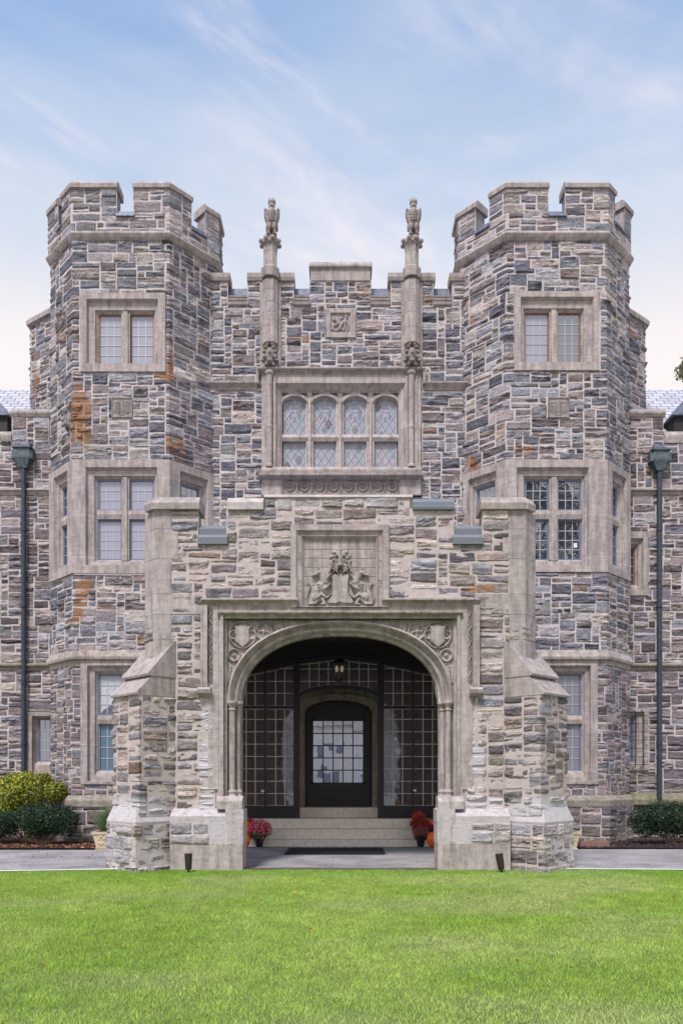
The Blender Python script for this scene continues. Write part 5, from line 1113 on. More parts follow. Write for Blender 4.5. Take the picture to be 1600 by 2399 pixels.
# vestibule: facade lower wall with stone arch and door
vb = MB(); DV = 19.8; xv = lambda p: X(p, DV); zv = lambda y_: Z(y_, DV)
AWv, ASP, ARV = (xv(872) - xv(714)) / 2, zv(1668), zv(1640) - zv(1668); xc_ = (xv(872) + xv(714)) / 2; VT = np.array(lin(150, 136, 126))
def va(x_, w=AWv, r=ARV): return ASP + r * max(0, 1 - min(1, abs(x_) / w) ** 2) ** .55
vb.box((X(485, DV), DV, 0), (xc_ - AWv, DV + .5, 5.2), 'ashlar', VT); vb.box((xc_ + AWv, DV, 0), (X(1110, DV), DV + .5, 5.2), 'ashlar', VT)
xs2 = np.linspace(-AWv, AWv, 25)
for a, b in zip(xs2[:-1], xs2[1:]):
    vb.add([(xc_ + a, DV, va(a)), (xc_ + b, DV, va(b)), (xc_ + b, DV, 5.2), (xc_ + a, DV, 5.2)], [(0, 1, 2, 3)], 'ashlar', VT)
    vb.add([(xc_ + a, DV, va(a)), (xc_ + b, DV, va(b)), (xc_ + b, DV + .5, va(b)), (xc_ + a, DV + .5, va(a))], [(0, 1, 2, 3)], 'ashlar', VT * .9)
    w2 = AWv + .17; r2 = ARV + .15; s2 = w2 / AWv
    q = [(a, va(a)), (b, va(b)), (b * s2, va(b) + .15), (a * s2, va(a) + .15)]
    vb.add([(xc_ + u_, DV - .06, z_) for u_, z_ in q], [(0, 1, 2, 3)], 'ashlar', VT * 1.15); vb.add([(xc_ + q[2][0], DV - .06, q[2][1]), (xc_ + q[3][0], DV - .06, q[3][1]), (xc_ + q[3][0], DV, q[3][1]), (xc_ + q[2][0], DV, q[2][1])], [(0, 1, 2, 3)], 'ashlar', VT)
for k in (-1, 1): x0, x1 = sorted((xc_ + k * AWv, xc_ + k * (AWv + .17))); vb.box((x0, DV - .061, .6), (x1, DV + .01, va(AWv) + .152), 'ashlar', VT * 1.15)
vb.box((X(700, 19.5), 19.45, .6), (X(887, 19.5), 20.4, .86), 'step')
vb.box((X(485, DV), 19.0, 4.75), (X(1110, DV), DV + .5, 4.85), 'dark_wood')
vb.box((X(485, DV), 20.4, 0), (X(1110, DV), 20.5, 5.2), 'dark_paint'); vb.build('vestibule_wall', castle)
dd = 20.15; dr = MB(); xd = lambda p: X(p, dd); zd = lambda y_: Z(y_, dd)
N = 24; dxs = np.linspace(xd(716), xd(869), N + 1); dc = (dxs[0] + dxs[-1]) / 2; dw_ = dxs[-1] - dc
def dtop(x_): return zd(1672) + (zd(1645) - zd(1672)) * max(0, 1 - (abs(x_ - dc) / dw_) ** 2) ** .55
g0, g1, gz0, gz1 = xd(734), xd(850), zd(1834), zd(1690)
for a, b in zip(dxs[:-1], dxs[1:]): dr.add([(a, dd, gz1), (b, dd, gz1), (b, dd, dtop(b)), (a, dd, dtop(a))], [(0, 1, 2, 3)], 'dark_paint')
dr.box((dxs[0], dd, .8), (g0, dd + .05, gz1), 'dark_paint'); dr.box((g1, dd, .8), (dxs[-1], dd + .05, gz1), 'dark_paint'); dr.box((g0, dd, .8), (g1, dd + .05, gz0), 'dark_paint')
for a, b in ((728, 734), (850, 856)): dr.box((xd(a), dd - .02, gz0 - .05), (xd(b), dd, gz1 + .05), 'dark_paint')
dr.box((xd(728), dd - .02, gz0 - .06), (xd(856), dd, gz0), 'dark_paint'); dr.box((xd(728), dd - .02, gz1), (xd(856), dd, gz1 + .06), 'dark_paint')
for y_a, y_b, i_ in ((1876, 1850, 0), (1872, 1854, 5)):
    for (a, b, c, d) in ((736 + i_, 848 - i_, y_a, y_a - 2.2), (736 + i_, 848 - i_, y_b + 2.2, y_b), (736 + i_, 739 + i_, y_a - 2.2, y_b + 2.2), (845 - i_, 848 - i_, y_a - 2.2, y_b + 2.2)): dr.box((xd(a), dd - .018, zd(c)), (xd(b), dd, zd(d)), 'screen_frame')
for p in (720, 865): dr.box((xd(p) - .012, dd - .04, .86), (xd(p) + .012, dd, zd(1680)), 'screen_frame')
door = dr.build('door', castle)
mg = MB()
for i in range(1, 5): x_ = g0 + (g1 - g0) * i / 5; mg.box((x_ - .014, dd - .012, gz0), (x_ + .014, dd + .03, gz1), 'dark_paint'); z_ = gz0 + (gz1 - gz0) * i / 5; mg.box((g0, dd - .010, z_ - .014), (g1, dd + .028, z_ + .014), 'dark_paint')
mg.build('glazing_bars', door)
pg = MB()
for i in range(5):
    for j in range(5):
        x_, x2, z_, z2 = g0 + (g1 - g0) * i / 5, g0 + (g1 - g0) * (i + 1) / 5, gz0 + (gz1 - gz0) * j / 5, gz0 + (gz1 - gz0) * (j + 1) / 5; t1, t2 = random.uniform(-.0015, .0015), random.uniform(-.0015, .0015)
        pg.add([(x_, dd + .015 + t1, z_), (x2, dd + .015 - t1, z_), (x2, dd + .015 - t1 + t2, z2), (x_, dd + .015 + t1 + t2, z2)], [(0, 1, 2, 3)], 'glass_door')
pg.build('pane', door)
hn = MB(); hn.ell((xd(861), dd - .05, zd(1772)), (.03, .03, .03), 'bronze'); hn.tube([(xd(861), dd, zd(1772)), (xd(861), dd - .05, zd(1772))], .014, 'bronze'); hn.build('door_knob', door)
rl_ = MB(); rl_.box((X(867, 19.8) - .02, DV - .10, Z(1781, 19.8)), (X(867, 19.8) + .02, DV - .061, Z(1771, 19.8)), 'dark_paint'); rl_.ell((X(867, 19.8), DV - .10, Z(1776, 19.8)), (.012, .012, .012), 'red_light'); rl_.build('doorbell', castle)

# ------------------------------------------------------------------ eagle statues
def eagle_mesh():
    b = MB(); e = b.ell
    e((0, 0, .62), (.14, .12, .24)); e((0, -.04, .74), (.12, .11, .14)); e((0, 0, .86), (.075, .08, .10)); e((0, -.01, .93), (.082, .085, .07)); e((0, -.09, .92), (.028, .05, .028)); e((0, -.13, .895), (.016, .022, .028))
    for k in (-1, 1):
        e((k * .125, .02, .68), (.075, .09, .22), rot=(0, k * .16, 0)); e((k * .165, .0, .83), (.035, .07, .07)); e((k * .12, .04, .46), (.04, .06, .16), rot=(0, -k * .10, 0))
        e((k * .07, -.05, .38), (.062, .07, .12)); e((k * .08, -.05, .25), (.038, .045, .1)); e((k * .085, -.08, .14), (.055, .08, .035))
        for t in (-1, 0, 1): e((k * .085 + t * .03, -.15, .13), (.016, .05, .024))
        for i in range(5): e((k * (.155 - .014 * i), -.06, .80 - .10 * i), (.022, .035, .07), rot=(0, k * .16, 0))
    e((0, .08, .25), (.07, .05, .25)); e((0, 0, .06), (.17, .15, .08)); e((0, .0, .12), (.13, .11, .05))
    b.tube([(0, 0, .96), (0, 0, 1.06)], .078, 'ashlar', seg=14, r2=.098)
    for i in range(8):
        a = 2 * math.pi * (i + .5) / 8; b.tube([(.078 * math.cos(a), .078 * math.sin(a), 1.02), (.098 * math.cos(a), .098 * math.sin(a), 1.12)], .026, 'ashlar', seg=6, r2=.012)
    for j in range(5):
        for k in (-1, 0, 1): e((k * .055, -.125 + .012 * abs(k), .53 + .06 * j), (.03, .02, .022))
    return fuse(b, 'eagle_statue', .013, 'ashlar', ASH * .78, 1)
em = eagle_mesh()
for i, (x_, y_, z_) in enumerate(statue_spots):
    o = bpy.data.objects.new('eagle_statue', em); C.objects.link(o); o.location = (x_ + .04, y_, z_ - .02); o.scale = (1.0, 1, .98)
    tag(o, 'crowned stone eagle statue on the %s pilaster above the parapet' % ('left' if i == 0 else 'right'), 'statue', 'crowned eagles on the roofline')

# ------------------------------------------------------------------ porch lantern
LX, LY = X(795, 16.6), 16.6; lz = lambda y_: Z(y_, 16.6); lan = empty('hanging_lantern', (LX, LY, lz(1602)))
tag(lan, 'black iron hanging lantern with pale bulbs inside the porch arch', 'lantern')
b = MB(); zb, zm, zt_ = lz(1593), lz(1556), lz(1545); r0, r1 = .10, .19
hexp = lambda r: [(LX + r * math.cos(math.pi / 6 + k * math.pi / 3), LY + r * math.sin(math.pi / 6 + k * math.pi / 3)) for k in range(6)]
for (x0, y0_), (x1, y1_) in zip(hexp(r0), hexp(r1)): b.tube([(x0, y0_, zb), (x1, y1_, zm)], .012, 'iron', seg=6)
for r, z_ in ((r0, zb), (r1, zm)): 
    q = hexp(r); 
    for i in range(6): b.tube([(*q[i], z_), (*q[(i + 1) % 6], z_)], .013, 'iron', seg=6)
b.prism(hexp(r1 + .02), zm + .01, zt_, 'iron', top=hexp(.07)); b.prism(hexp(r0), zb - .03, zb, 'iron'); b.ell((LX, LY, zb - .05), (.025, .025, .04), 'iron'); b.tube([(LX, LY, zt_), (LX, LY, 4.86)], .012, 'iron', seg=6); b.lathe((LX, LY, 0), [(.06, 4.8), (.08, 4.86)], 'iron', seg=12)
b.build('lantern_frame', lan)
b = MB(); q0, q1 = hexp(r0 - .004), hexp(r1 - .004)
for i in range(6): j = (i + 1) % 6; b.add([(*q0[i], zb), (*q0[j], zb), (*q1[j], zm), (*q1[i], zm)], [(0, 1, 2, 3)], 'glass_lantern')
b.build('lantern_glass', lan)
for k in (-1, 1): b = MB(); b.ell((LX + k * .055, LY - .02, (zb + zm) / 2 + .06), (.035, .035, .075), 'bulb'); b.tube([(LX + k * .055, LY - .02, zb), (LX + k * .055, LY - .02, (zb + zm) / 2)], .016, 'iron', seg=8); b.build('bulb', lan)

# ================================================================== GROUND
def ground_obj(name, pts, z, mat, kind='structure'):
    b = MB(); b.add([(x_, y_, z) for x_, y_ in pts], [tuple(range(len(pts)))], mat); o = b.build(name); tag(o, kind=kind); return o
def lawn_edge(x_): return 13.72 - .012 * max(0, -x_ - 3.5) * 12 - .006 * max(0, x_ - 3.6) * 10
gm, nt, bs = newmat('ground_green'); n = nd(nt, 'ShaderNodeTexNoise'); n.inputs['Scale'].default_value = 1.2; cr2 = nd(nt, 'ShaderNodeValToRGB'); cr2.color_ramp.elements[0].color = (.10, .15, .05, 1); cr2.color_ramp.elements[1].color = (.17, .22, .08, 1); cr2.color_ramp.elements[0].position = .35; cr2.color_ramp.elements[1].position = .65
tc = nd(nt, 'ShaderNodeTexCoord'); nt.links.new(tc.outputs['Object'], n.inputs['Vector']); nt.links.new(n.outputs['Fac'], cr2.inputs[0]); nt.links.new(cr2.outputs[0], bs.inputs['Base Color']); bs.inputs['Roughness'].default_value = .9; M['ground'] = gm; M['gravel'] = plain('gravel', (.26, .25, .25), .95, 0, .35, 6, .3)
ground_obj('ground', [(-300, -300), (300, -300), (300, 300), (-300, 300)], -.03, 'gravel'); ground_obj('lawn_soil', [(-12, -8), (12, -8), (12, 13.2), (3.5, 13.75), (-3.5, 13.8), (-12, 12.6)], -.022, 'ground')
ex = [x_ * .5 for x_ in range(-40, 41)]
ground_obj('driveway', [(-20, 17.35), (20, 17.35)][::-1] + [(-20, 17.35)] and [(x_, lawn_edge(x_)) for x_ in ex] + [(20, 17.5), (3.9, 17.5), (3.5, 18.4), (-3.5, 18.4), (-3.9, 17.3), (-20, 17.3)], -.004, 'asphalt')
kb = MB()
for a, b in zip(ex[:-1], ex[1:]):
    if -3.6 < (a + b) / 2 < 3.5: continue
    kb.add([(a, lawn_edge(a) - .09, .012), (b, lawn_edge(b) - .09, .012), (b, lawn_edge(b) + .03, .012), (a, lawn_edge(a) + .03, .012), (a, lawn_edge(a) + .03, -.03), (b, lawn_edge(b) + .03, -.03)], [(0, 1, 2, 3), (3, 2, 5, 4)], 'step')
tag(kb.build('driveway_kerb'), kind='structure')
ground_obj('soil_strip', [(-1.85, 13.55), (1.8, 13.55), (1.8, 13.86), (.6, 13.80), (-.8, 13.88), (-1.85, 13.84)], .004, 'soil')
ground_obj('left_flower_bed', [(-14, 17.3), (-4.3, 17.3), (-4.2, 18.9), (-4.2, 20.6), (-14, 20.6)], .03, 'mulch'); ground_obj('right_flower_bed', [(4.7, 17.45), (14, 17.45), (14, 20.6), (4.7, 20.6)], .03, 'mulch')

# ---- grass: blades in one mesh
def blades(n, name, seed, xr, yr, h, wdt):
    r = np.random.default_rng(seed); y = np.sqrt(r.random(n) * (yr[1] ** 2 - yr[0] ** 2) + yr[0] ** 2); x = (r.random(n) * 2 - 1) * (y * .47 + 2.4)
    m = np.ones(n, bool); edge = np.array([13.72]) - .144 * np.maximum(0, -x - 3.5) - .06 * np.maximum(0, x - 3.6); edge = edge + .10 * (fbm(x * 2.6, x * 0, 14, 4) - .5); edge = np.where(np.abs(x) < 1.85, 13.58 + .1 * (fbm(x * 3, x * 0, 4) - .5), edge - .03)
    m &= y < edge
    for s in (-1, 1):    # keep blades out of the pier and buttress feet
        xx = (x - PX) * s; m &= ~((xx > 1.68) & (xx < 3.3) & (y > DP - .2)); m &= ~((y > 13.2 + np.abs(xx - 3.5) * 1.0 - .02) & (xx > 2.85) & (xx < 4.35))
    x, y = x[m], y[m]; n = len(x)
    big = fbm(x * .9 + 9, y * .8, 3, 4); mid = fbm(x * 7, y * 6, 8, 3)
    hh = h * (.55 + .75 * r.random(n)) * (.75 + .5 * mid); a = r.random(n) * 2 * np.pi; lean = 1.1 * r.random(n) * hh; la = r.random(n) * 2 * np.pi; w = wdt * (.7 + .6 * r.random(n))
    dx, dy = np.cos(a) * w / 2, np.sin(a) * w / 2; z0 = np.full(n, -.012)
    V = np.empty((n, 3, 3)); V[:, 0] = np.stack([x - dx, y - dy, z0], 1); V[:, 1] = np.stack([x + dx, y + dy, z0], 1); V[:, 2] = np.stack([x + np.cos(la) * lean, y + np.sin(la) * lean, z0 + hh], 1)
    g1, g2, g3 = np.array(lin(168, 200, 84)), np.array(lin(194, 216, 112)), np.array(lin(208, 210, 156))
    k1 = np.clip(sms((big - .3) * 2.4) * .8 + .25 * (r.random(n) - .5), 0, 1)[:, None]; col = g1 * (1 - k1) + g2 * k1
    k2 = np.clip(sms((fbm(x * .5 + 31, y * .8 + 7, 19, 3) - .5) * 4) * .45 + (r.random(n) < .05) * .7, 0, .85)[:, None]; col = col * (1 - k2) + g3 * k2; col *= (.62 + .85 * r.random(n) ** 1.5)[:, None] * (.84 + .32 * mid)[:, None]
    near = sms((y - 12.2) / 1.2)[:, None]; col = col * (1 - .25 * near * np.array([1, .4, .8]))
    me = bpy.data.meshes.new(name); me.vertices.add(3 * n); me.vertices.foreach_set('co', V.ravel()); me.loops.add(3 * n); me.loops.foreach_set('vertex_index', np.arange(3 * n, dtype=np.int32)); me.polygons.add(n); me.polygons.foreach_set('loop_start', np.arange(0, 3 * n, 3, dtype=np.int32)); me.polygons.foreach_set('loop_total', np.full(n, 3, np.int32))
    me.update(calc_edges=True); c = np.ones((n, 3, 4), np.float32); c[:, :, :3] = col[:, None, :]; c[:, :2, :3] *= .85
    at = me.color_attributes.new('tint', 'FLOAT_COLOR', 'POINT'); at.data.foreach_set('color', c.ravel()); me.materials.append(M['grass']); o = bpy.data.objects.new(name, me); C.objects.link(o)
    return o
g = blades(1350000, 'lawn_grass', 5, None, (3.9, 13.8), .028, .0058); tag(g, 'short bright green mown lawn grass in front of the porch', 'grass', kind='stuff')

# ---- foliage from leaf faces
def leaves_mesh(name, centers, n, size, cols, seed, squash=1, shell=.55, mat='leaf', aspect=.55, up=0.0):
    r = np.random.default_rng(seed); cs = np.array(centers, float); vol = np.prod(cs[:, 3:6], 1) ** .67; pk = r.choice(len(cs), n, p=vol / vol.sum()); c = cs[pk]
    d = r.normal(size=(n, 3)); d /= np.linalg.norm(d, axis=1)[:, None]; rad = (shell + (1 - shell) * r.random(n)) * (1 + .10 * (vn(d[:, 0] * 4 + pk, d[:, 2] * 4 + d[:, 1] * 3, seed) - .5) * 2)
    p = c[:, :3] + d * c[:, 3:6] * rad[:, None]
    nrm = d + r.normal(size=(n, 3)) * .7; nrm[:, 2] += up; nrm /= np.linalg.norm(nrm, axis=1)[:, None]; t = np.cross(nrm, r.normal(size=(n, 3))); t /= np.linalg.norm(t, axis=1)[:, None]; bt = np.cross(nrm, t)
    s = size * (.6 + .8 * r.random(n))[:, None]; V = np.stack([p - t * s, p + bt * s * aspect, p + t * s, p - bt * s * aspect], 1).reshape(-1, 3)
    cl = np.array([lin(*q) for q in cols]); ci = r.choice(len(cl), n, p=None); col = cl[ci] * (.65 + .7 * r.random(n))[:, None]
    cln = fbm(p[:, 0] * 3, p[:, 2] * 3 + p[:, 1], seed, 2); col = col * (.6 + .8 * cln)[:, None]
    b = MB(); b.add(V, np.arange(4 * n).reshape(n, 4), mat, np.repeat(col, 4, 0)); return b
def shrub(name, label, cat, blobs, n, size, cols, seed, stems=(), group=None, root=None):
    base = np.mean([b_[:2] for b_ in blobs], 0); r = empty(name, (base[0], base[1], .03)); tag(r, label, cat, group)
    leaves_mesh('foliage', blobs, n, size, cols, seed).build('foliage', r)
    b = MB(); rr = random.Random(seed)
    for q in blobs:
        for k in range(3):
            b.tube([(base[0] + rr.uniform(-.2, .2), base[1] - .1, .0), ((base[0] + q[0]) / 2 + rr.uniform(-.1, .1), (base[1] + q[1]) / 2, q[2] * .5), (q[0] + rr.uniform(-.2, .2), q[1], q[2])], .018, 'bark', seg=6, r2=.008)
    b.build('stem', r); return r
green = [(44, 70, 46), (34, 56, 38), (60, 88, 52), (28, 46, 34)]; yel = [(140, 150, 44), (170, 168, 56), (104, 126, 44), (188, 176, 70), (80, 104, 40)]
def blob(pxc, pyc, D, w, h, dpt=None): return (X(pxc, D), D, Z(pyc, D), w / F * D, (dpt or w) / F * D, h / F * D)
shrub('yellow_shrub', 'yellow green shrub under the left drainpipe behind a dark clipped bush', 'shrub', [blob(20, 1868, 19.2, 55, 50), blob(80, 1850, 19.2, 52, 42), blob(128, 1856, 19.0, 30, 26), blob(140, 1845, 19.0, 14, 12), blob(60, 1822, 19.2, 20, 16), blob(105, 1825, 19.1, 16, 14), blob(30, 1832, 19.3, 30, 22), blob(5, 1910, 18.9, 40, 40)], 13000, .030, yel, 11)
shrub('boxwood_bush', 'dark green clipped bush in front of the yellow green shrub', 'bush', [blob(85, 1925, 18.2, 45, 44, 45), blob(120, 1918, 18.2, 45, 40, 45), blob(155, 1925, 18.2, 36, 40, 40), blob(65, 1915, 18.2, 28, 34, 36)], 17000, .020, green, 12, group='dark clipped bushes by the wall')
shrub('boxwood_bush', 'dark bush at the left edge beneath the yellow green shrub', 'bush', [blob(0, 1935, 18.3, 40, 38), blob(25, 1930, 18.4, 26, 34), blob(-40, 1930, 18.4, 40, 38)], 9000, .020, green, 13, group='dark clipped bushes by the wall')
shrub('boxwood_bush', 'dark green clipped bush right of the building beside the right drainpipe', 'bush', [blob(1512, 1925, 18.4, 38, 42), blob(1550, 1918, 18.4, 48, 46), blob(1595, 1920, 18.4, 46, 46), blob(1640, 1920, 18.4, 46, 46)], 22000, .020, green, 14, group='dark clipped bushes by the wall')
# tree beyond the right wing
tr = empty('deciduous_tree', (X(1618, 30), 30, 0)); tag(tr, 'leafy tree top showing above the slate roof at the right edge', 'tree')
tcx = X(1618, 30); b = MB(); b.tube([(tcx, 30, 0), (tcx + .1, 30, 8), (tcx, 30, 14)], .3, 'bark', r2=.12, seg=10)
rt = random.Random(4); blobs = []
for k in range(26):
    a = rt.uniform(0, 6.28); rr = rt.uniform(.2, 1.15); zc = rt.uniform(13.5, 17.9); w = 1 - abs(zc - 15.6) / 4
    c_ = (tcx + rr * w * math.cos(a), 30 + rr * w * math.sin(a), zc); blobs.append((*c_, .42, .42, .32)); b.tube([(tcx, 30, zc - 1.5), ((tcx + c_[0]) / 2, (30 + c_[1]) / 2, zc - .6), c_], .06, 'bark', r2=.015, seg=5)
b.build('trunk', tr); leaves_mesh('crown', blobs, 9000, .07, [(120, 128, 84), (150, 140, 96), (96, 110, 72)], 8, shell=.2).build('crown', tr)

# ---- mulch chips, leaf litter
def litter(name, label, n, rects, size, cols, seed, zz=.035):
    r = np.random.default_rng(seed); ps = []
    for (x0, x1, y0, y1, k) in rects: m = int(n * k); ps.append(np.stack([r.uniform(x0, x1, m), r.uniform(y0, y1, m), np.full(m, zz) + r.random(m) * .02], 1))
    p = np.concatenate(ps); n = len(p); nrm = np.stack([r.normal(size=n) * .4, r.normal(size=n) * .4, np.ones(n)], 1); nrm /= np.linalg.norm(nrm, axis=1)[:, None]; t = np.cross(nrm, r.normal(size=(n, 3))); t /= np.linalg.norm(t, axis=1)[:, None]; bt = np.cross(nrm, t); s = size * (.5 + r.random(n))[:, None]
    V = np.stack([p - t * s, p + bt * s * .6, p + t * s, p - bt * s * .6], 1).reshape(-1, 3); cl = np.array([lin(*q) for q in cols]); col = cl[r.integers(0, len(cl), n)] * (.6 + .7 * r.random(n))[:, None]
    b = MB(); b.add(V, np.arange(4 * n).reshape(n, 4), 'leaf', np.repeat(col, 4, 0)); tag(b.build(name), label, 'ground litter', kind='stuff')
litter('fallen_leaves', 'brown fallen leaves scattered over the left bed and its edge', 2600, [(-9.5, -4.3, 17.32, 18.3, .75), (-9.5, -4.6, 18.2, 19.6, .25)], .032, [(150, 96, 70), (176, 120, 84), (120, 74, 56), (196, 160, 120), (140, 60, 40)], 21)
litter('mulch_chips', 'dark bark mulch chips covering the planting beds', 9000, [(-9.5, -4.3, 17.32, 19.5, .4), (4.9, 10, 17.47, 19.6, .6)], .022, [(70, 52, 54), (92, 72, 72), (50, 38, 42), (112, 96, 96)], 22)
litter('lawn_leaves', 'few small fallen leaves lying on lawn and driveway', 150, [(-5, 5, 6, 13.4, .6), (-7, -3.6, 13.9, 17, .4)], .025, [(150, 110, 60), (130, 80, 50), (180, 150, 60)], 23, .03)
gcv = MB(); r_ = leaves_mesh('x', [(-4.95, 17.9, .08, .28, .25, .08), (-5.3, 18.1, .08, .25, .2, .08)], 900, .028, [(74, 104, 84), (92, 122, 100)], 6, shell=.2); tag(r_.build('ground_cover'), 'low grey green ground cover by the left bush', 'ground cover', kind='stuff')
# brick edging
be = MB(); x_ = 4.72; i = 0
while x_ < 6.15:
    yy = 17.55 + (.0 if x_ < 5.6 else (x_ - 5.6) * .25); be.box((x_, yy, .0), (x_ + .058, yy + .2, .15 + random.uniform(-.01, .01)), 'brick'); x_ += .066
tag(be.build('brick_edging'), 'low row of upright red bricks edging the right bed', 'edging')

# ---- planters (urn)
def planter(cx_, cy_, label):
    r = empty('stone_planter', (cx_, cy_, .0)); tag(r, label, 'planter', 'cream stone planters beside the porch'); b = MB()
    w0, w1, h = .17, .23, .40; sq = lambda w: [(cx_ - w, cy_ - w), (cx_ + w, cy_ - w), (cx_ + w, cy_ + w), (cx_ - w, cy_ + w)]
    b.prism(sq(w0 + .02), 0, .035, 'urn'); b.prism(sq(w0), .035, h - .05, 'urn', top=sq(w1)); b.prism(sq(w1 + .02), h - .05, h, 'urn', top=sq(w1 + .03)); b.prism(sq(w1 - .03), h, h + .005, 'mulch')
    rr = random.Random(5)
    for k in range(26): a = rr.uniform(-.11, .11); z_ = rr.uniform(.09, .31); b.ell((cx_ + a, cy_ - w0 - (w1 - w0) * (z_ - .035) / .3, z_), (rr.uniform(.012, .03), .018, rr.uniform(.012, .03)), 'urn', su=8, sv=6)
    b.build('planter_pot', r); return r
pl1 = planter(X(247, 17.45), 17.5, 'cream stone planter beside the left buttress, in front of ornamental grass')
pl2 = planter(X(1329, 17.45), 17.5, 'cream stone planter mostly hidden behind the right buttress')
def tuft(cx_, cy_, z0, n, h, spread, cols, seed):
    r = np.random.default_rng(seed); b = MB()
    for i in range(n):
        a = r.uniform(0, 6.28); s = r.uniform(0, spread); hh = h * r.uniform(.6, 1); ca, sa = math.cos(a), math.sin(a); w = .006
        p0 = (cx_ + ca * .07 * r.random(), cy_ + sa * .07 * r.random()); col = np.array(lin(*cols[r.integers(len(cols))])) * r.uniform(.7, 1.3); vs = []
        for k, t in enumerate((0, .35, .7, 1)):
            x_, y_, z_ = p0[0] + ca * s * t ** 1.7, p0[1] + sa * s * t ** 1.7, z0 + hh * (t - .18 * t * t * s / spread); ww = w * (1 - t * .9); vs += [(x_ - ww, y_, z_), (x_ + ww, y_, z_)]
        b.add(vs, [(0, 1, 3, 2), (2, 3, 5, 4), (4, 5, 7, 6)], 'leaf', col)
    return b
og = tuft(X(245, 17.75), 17.95, .1, 700, .98, .42, [(96, 120, 76), (140, 156, 116), (70, 96, 56)], 3).build('ornamental_grass'); tag(og, 'clump of tall thin ornamental grass behind the left planter', 'grass clump')

# ---- chrysanthemums and pumpkins
def mum(cx_, cy_, z0, r, label, cols, seed, pot=True, n=900):
    e = empty('potted_chrysanthemum', (cx_, cy_, z0)); tag(e, label, 'potted flowers', 'potted chrysanthemums on the steps'); zc = z0 + .17 + r * .75
    b = MB(); b.lathe((cx_, cy_, z0), [(.075, 0), (.10, .17), (.11, .17), (.11, .19), (.095, .19), (.09, .17)], 'pot', seg=18); b.build('flower_pot', e)
    leaves_mesh('f', [(cx_, cy_, zc - .03, r * .92, r * .92, r * .82)], 1500, .018, [(70, 92, 62), (52, 74, 48), (92, 110, 76)], seed, shell=.5).build('foliage', e)
    rg = np.random.default_rng(seed + 1); fb = MB()
    for i in range(n):
        d = rg.normal(size=3); d[2] = abs(d[2]) * .9 - .35 * rg.random(); d /= np.linalg.norm(d); c_ = np.array([cx_, cy_, zc]) + d * np.array([r, r, r * .88]) * rg.uniform(.92, 1.05)
        t = np.cross(d, rg.normal(size=3)); t /= np.linalg.norm(t); bt = np.cross(d, t); s = rg.uniform(.010, .019); col = np.array(lin(*cols[rg.integers(len(cols))])) * rg.uniform(.75, 1.2); vs = [c_ + d * .008]
        for k in range(8): a = k * math.pi / 4; rr = s * (1 if k % 2 else .7); vs.append(c_ + (t * math.cos(a) + bt * math.sin(a)) * rr)
        fb.add(vs, [(0, 1 + k, 1 + (k + 1) % 8) for k in range(8)], 'leaf', col)
    fb.build('blossoms', e); return e
pink = [(240, 50, 100), (250, 104, 140), (214, 36, 80), (252, 190, 196)]; dred = [(176, 36, 52), (146, 30, 46), (200, 64, 70)]; rust = [(224, 72, 52), (196, 52, 60), (236, 120, 80)]; mix_ = [(200, 70, 110), (166, 60, 92), (220, 120, 140), (120, 134, 100)]
mum(X(608, 18.0), 18.0, .0, .29, 'bright pink chrysanthemum in a black pot left of the steps', pink, 40, n=1100)
mum(X(583, 18.5), 18.5, .15, .2, 'dark red chrysanthemum behind the bright pink one', rust, 41, n=500)
mum(X(986, 18.0), 18.05, .0, .19, 'small mauve chrysanthemum in a black pot, front one right of the steps', mix_, 42, n=420)
mum(X(983, 18.35), 18.36, .15, .23, 'deep red chrysanthemum behind the mauve one right of the steps', dred, 43, n=800)
mum(X(981, 18.7), 18.66, .38, .16, 'rust coloured chrysanthemum on the top step at the right', rust, 44, n=450)
mum(X(1003, 18.05), 18.2, .15, .15, 'small dark red chrysanthemum beside the low right pumpkin', dred, 45, n=350)
def pumpkin(cx_, cy_, z0, r, h, label):
    e = empty('pumpkin', (cx_, cy_, z0)); tag(e, label, 'pumpkin', 'orange pumpkins beside the steps'); b = MB(); nu, nv = 48, 16; vs = []
    for j in range(nv + 1):
        p = math.pi * j / nv
        for k in range(nu):
            a = 2 * math.pi * k / nu; q = 1 - .10 * abs(math.cos(a * 5)) ** 6 if False else 1 - .09 * (1 - abs(math.sin(a * 5))) ** 2; rr = math.sin(p) * r * q; z_ = math.cos(p) * h / 2 * (1 - .25 * (abs(math.cos(p)) ** 8)); vs.append((cx_ + rr * math.cos(a), cy_ + rr * math.sin(a), z0 + h / 2 * .93 + z_))
    b.add(vs, [(j * nu + k, j * nu + (k + 1) % nu, (j + 1) * nu + (k + 1) % nu, (j + 1) * nu + k) for j in range(nv) for k in range(nu)], 'pumpkin'); b.build('pumpkin_body', e, smooth=True)
    b = MB(); b.tube([(cx_, cy_, z0 + h * .8), (cx_ + .01, cy_, z0 + h * .95), (cx_ + .035, cy_ - .01, z0 + h * 1.06)], .022, 'stem', r2=.014); b.build('stem', e)
pumpkin(X(569, 17.7), 17.75, .0, .17, .36, 'large low pumpkin beside the pink flowers, half hidden by left pier'); pumpkin(X(576, 18.3), 18.28, .15, .14, .50, 'upper left pumpkin on the top step behind the flowers')
pumpkin(X(1017, 17.7), 17.75, .0, .17, .42, 'tall low pumpkin half hidden by the right pier'); pumpkin(X(1011, 18.3), 18.62, .38, .15, .26, 'upper right pumpkin above the deep red flowers')
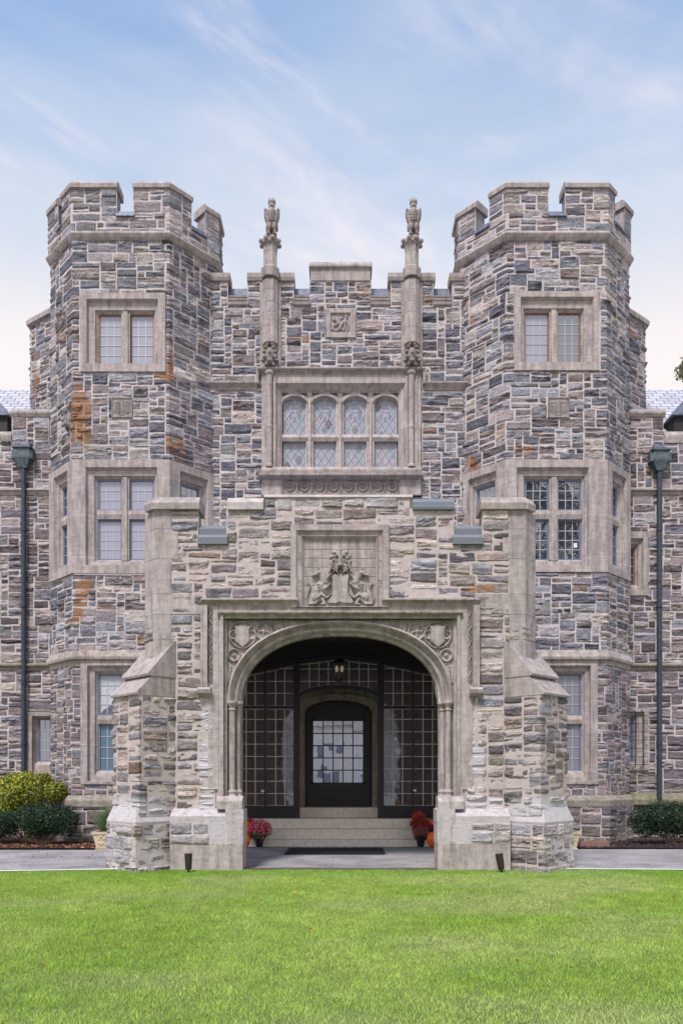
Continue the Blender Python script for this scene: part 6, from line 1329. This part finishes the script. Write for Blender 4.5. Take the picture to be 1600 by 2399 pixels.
# door mat
b = MB(); b.box((X(672, 16.9), 16.2, .0), (X(897, 16.9), 17.55, .018), 'mat')
for i in range(26): x_ = X(672, 16.9) + .03 + i * .083; b.box((x_, 16.2, .018), (x_ + .03, 17.55, .023), 'mat')
rr = random.Random(2)
for i in range(9): x_ = X(700 + i * 22, 17.5); b.ell((x_, 17.5, .02), (.06, .05, .012), 'mat', su=8, sv=5)
tag(b.build('door_mat'), 'long black ribbed rubber mat on the driveway below the steps', 'mat')
# ground spotlights
def spot(cx_, cy_, tilt, label):
    e = empty('ground_spotlight', (cx_, cy_, 0)); tag(e, label, 'spotlight', 'bronze spotlights standing in the lawn'); a = Vector((cx_, cy_, .03)); d = Vector((tilt, .12, 1)).normalized()
    b = MB(); b.tube([a - Vector((0, 0, .06)), a + d * .03], .018, 'bronze', seg=10); b.tube([a + d * .02, a + d * .05, a + d * .12, a + d * .24], .048, 'bronze', seg=18, r2=.064); b.tube([a + d * .24, a + d * .30], .066, 'bronze', seg=18); b.build('lamp_housing', e)
    b = MB(); b.tube([a + d * .285, a + d * .292], .055, 'glass_dark', seg=18); b.build('lamp_lens', e)
spot(X(443, 13.2), 13.15, -.03, 'bronze spotlight in the grass before the left pier'); spot(X(1174, 13.2), 13.15, -.14, 'tilted bronze spotlight in the grass before the right pier')

# ---- what the glass mirrors: the far side of the lawn
def back_tree(x_, y_, h, w, seed):
    e = empty('deciduous_tree', (x_, y_, 0)); b = MB(); b.tube([(x_, y_, 0), (x_, y_, h * .6)], .3, 'bark', r2=.15, seg=8); b.build('trunk', e); r = random.Random(seed); bl = []
    for k in range(22): a = r.uniform(0, 6.28); q = r.uniform(0, w * .7); zc = r.uniform(h * .35, h * .92); bl.append((x_ + q * math.cos(a), y_ + q * math.sin(a), zc, w * .3, w * .3, w * .25))
    leaves_mesh('c', bl, 5000, .28, [(90, 104, 60), (120, 116, 66), (70, 88, 52)], seed, shell=.3).build('crown', e); return e
for i, (x_, y_, h, w) in enumerate(((12.5, -9, 26, 5), (18, -13, 29, 6), (17, -34, 15, 5), (34, -18, 22, 6))): tag(back_tree(x_, y_, h, w, 60 + i), 'tall autumn tree number seen only mirrored in the right tower glass'.replace(' number', ''), 'tree', 'trees behind the viewer')
b = MB(); b.box((-26, -46, 0), (6, -38, 6.5), 'ivory'); hs_ = b.build('rendered_house', None); tag(hs_, 'pale rendered house mirrored in the door glass', 'house')
b = MB()
for k in range(9): b.box((-25 + k * 3.4, -38.03, 1), (-24 + k * 3.4, -37.97, 2.4), 'leadsheet'); b.box((-25 + k * 3.4, -38.03, 3.8), (-24 + k * 3.4, -37.97, 5.0), 'leadsheet')
b.add([(-26.5, -37.5, 6.5), (6.5, -37.5, 6.5), (6.5, -42, 9.5), (-26.5, -42, 9.5), (-26.5, -46.5, 6.5), (6.5, -46.5, 6.5)], [(0, 1, 2, 3), (3, 2, 5, 4)], 'dark_wood'); o = b.build('window', hs_)
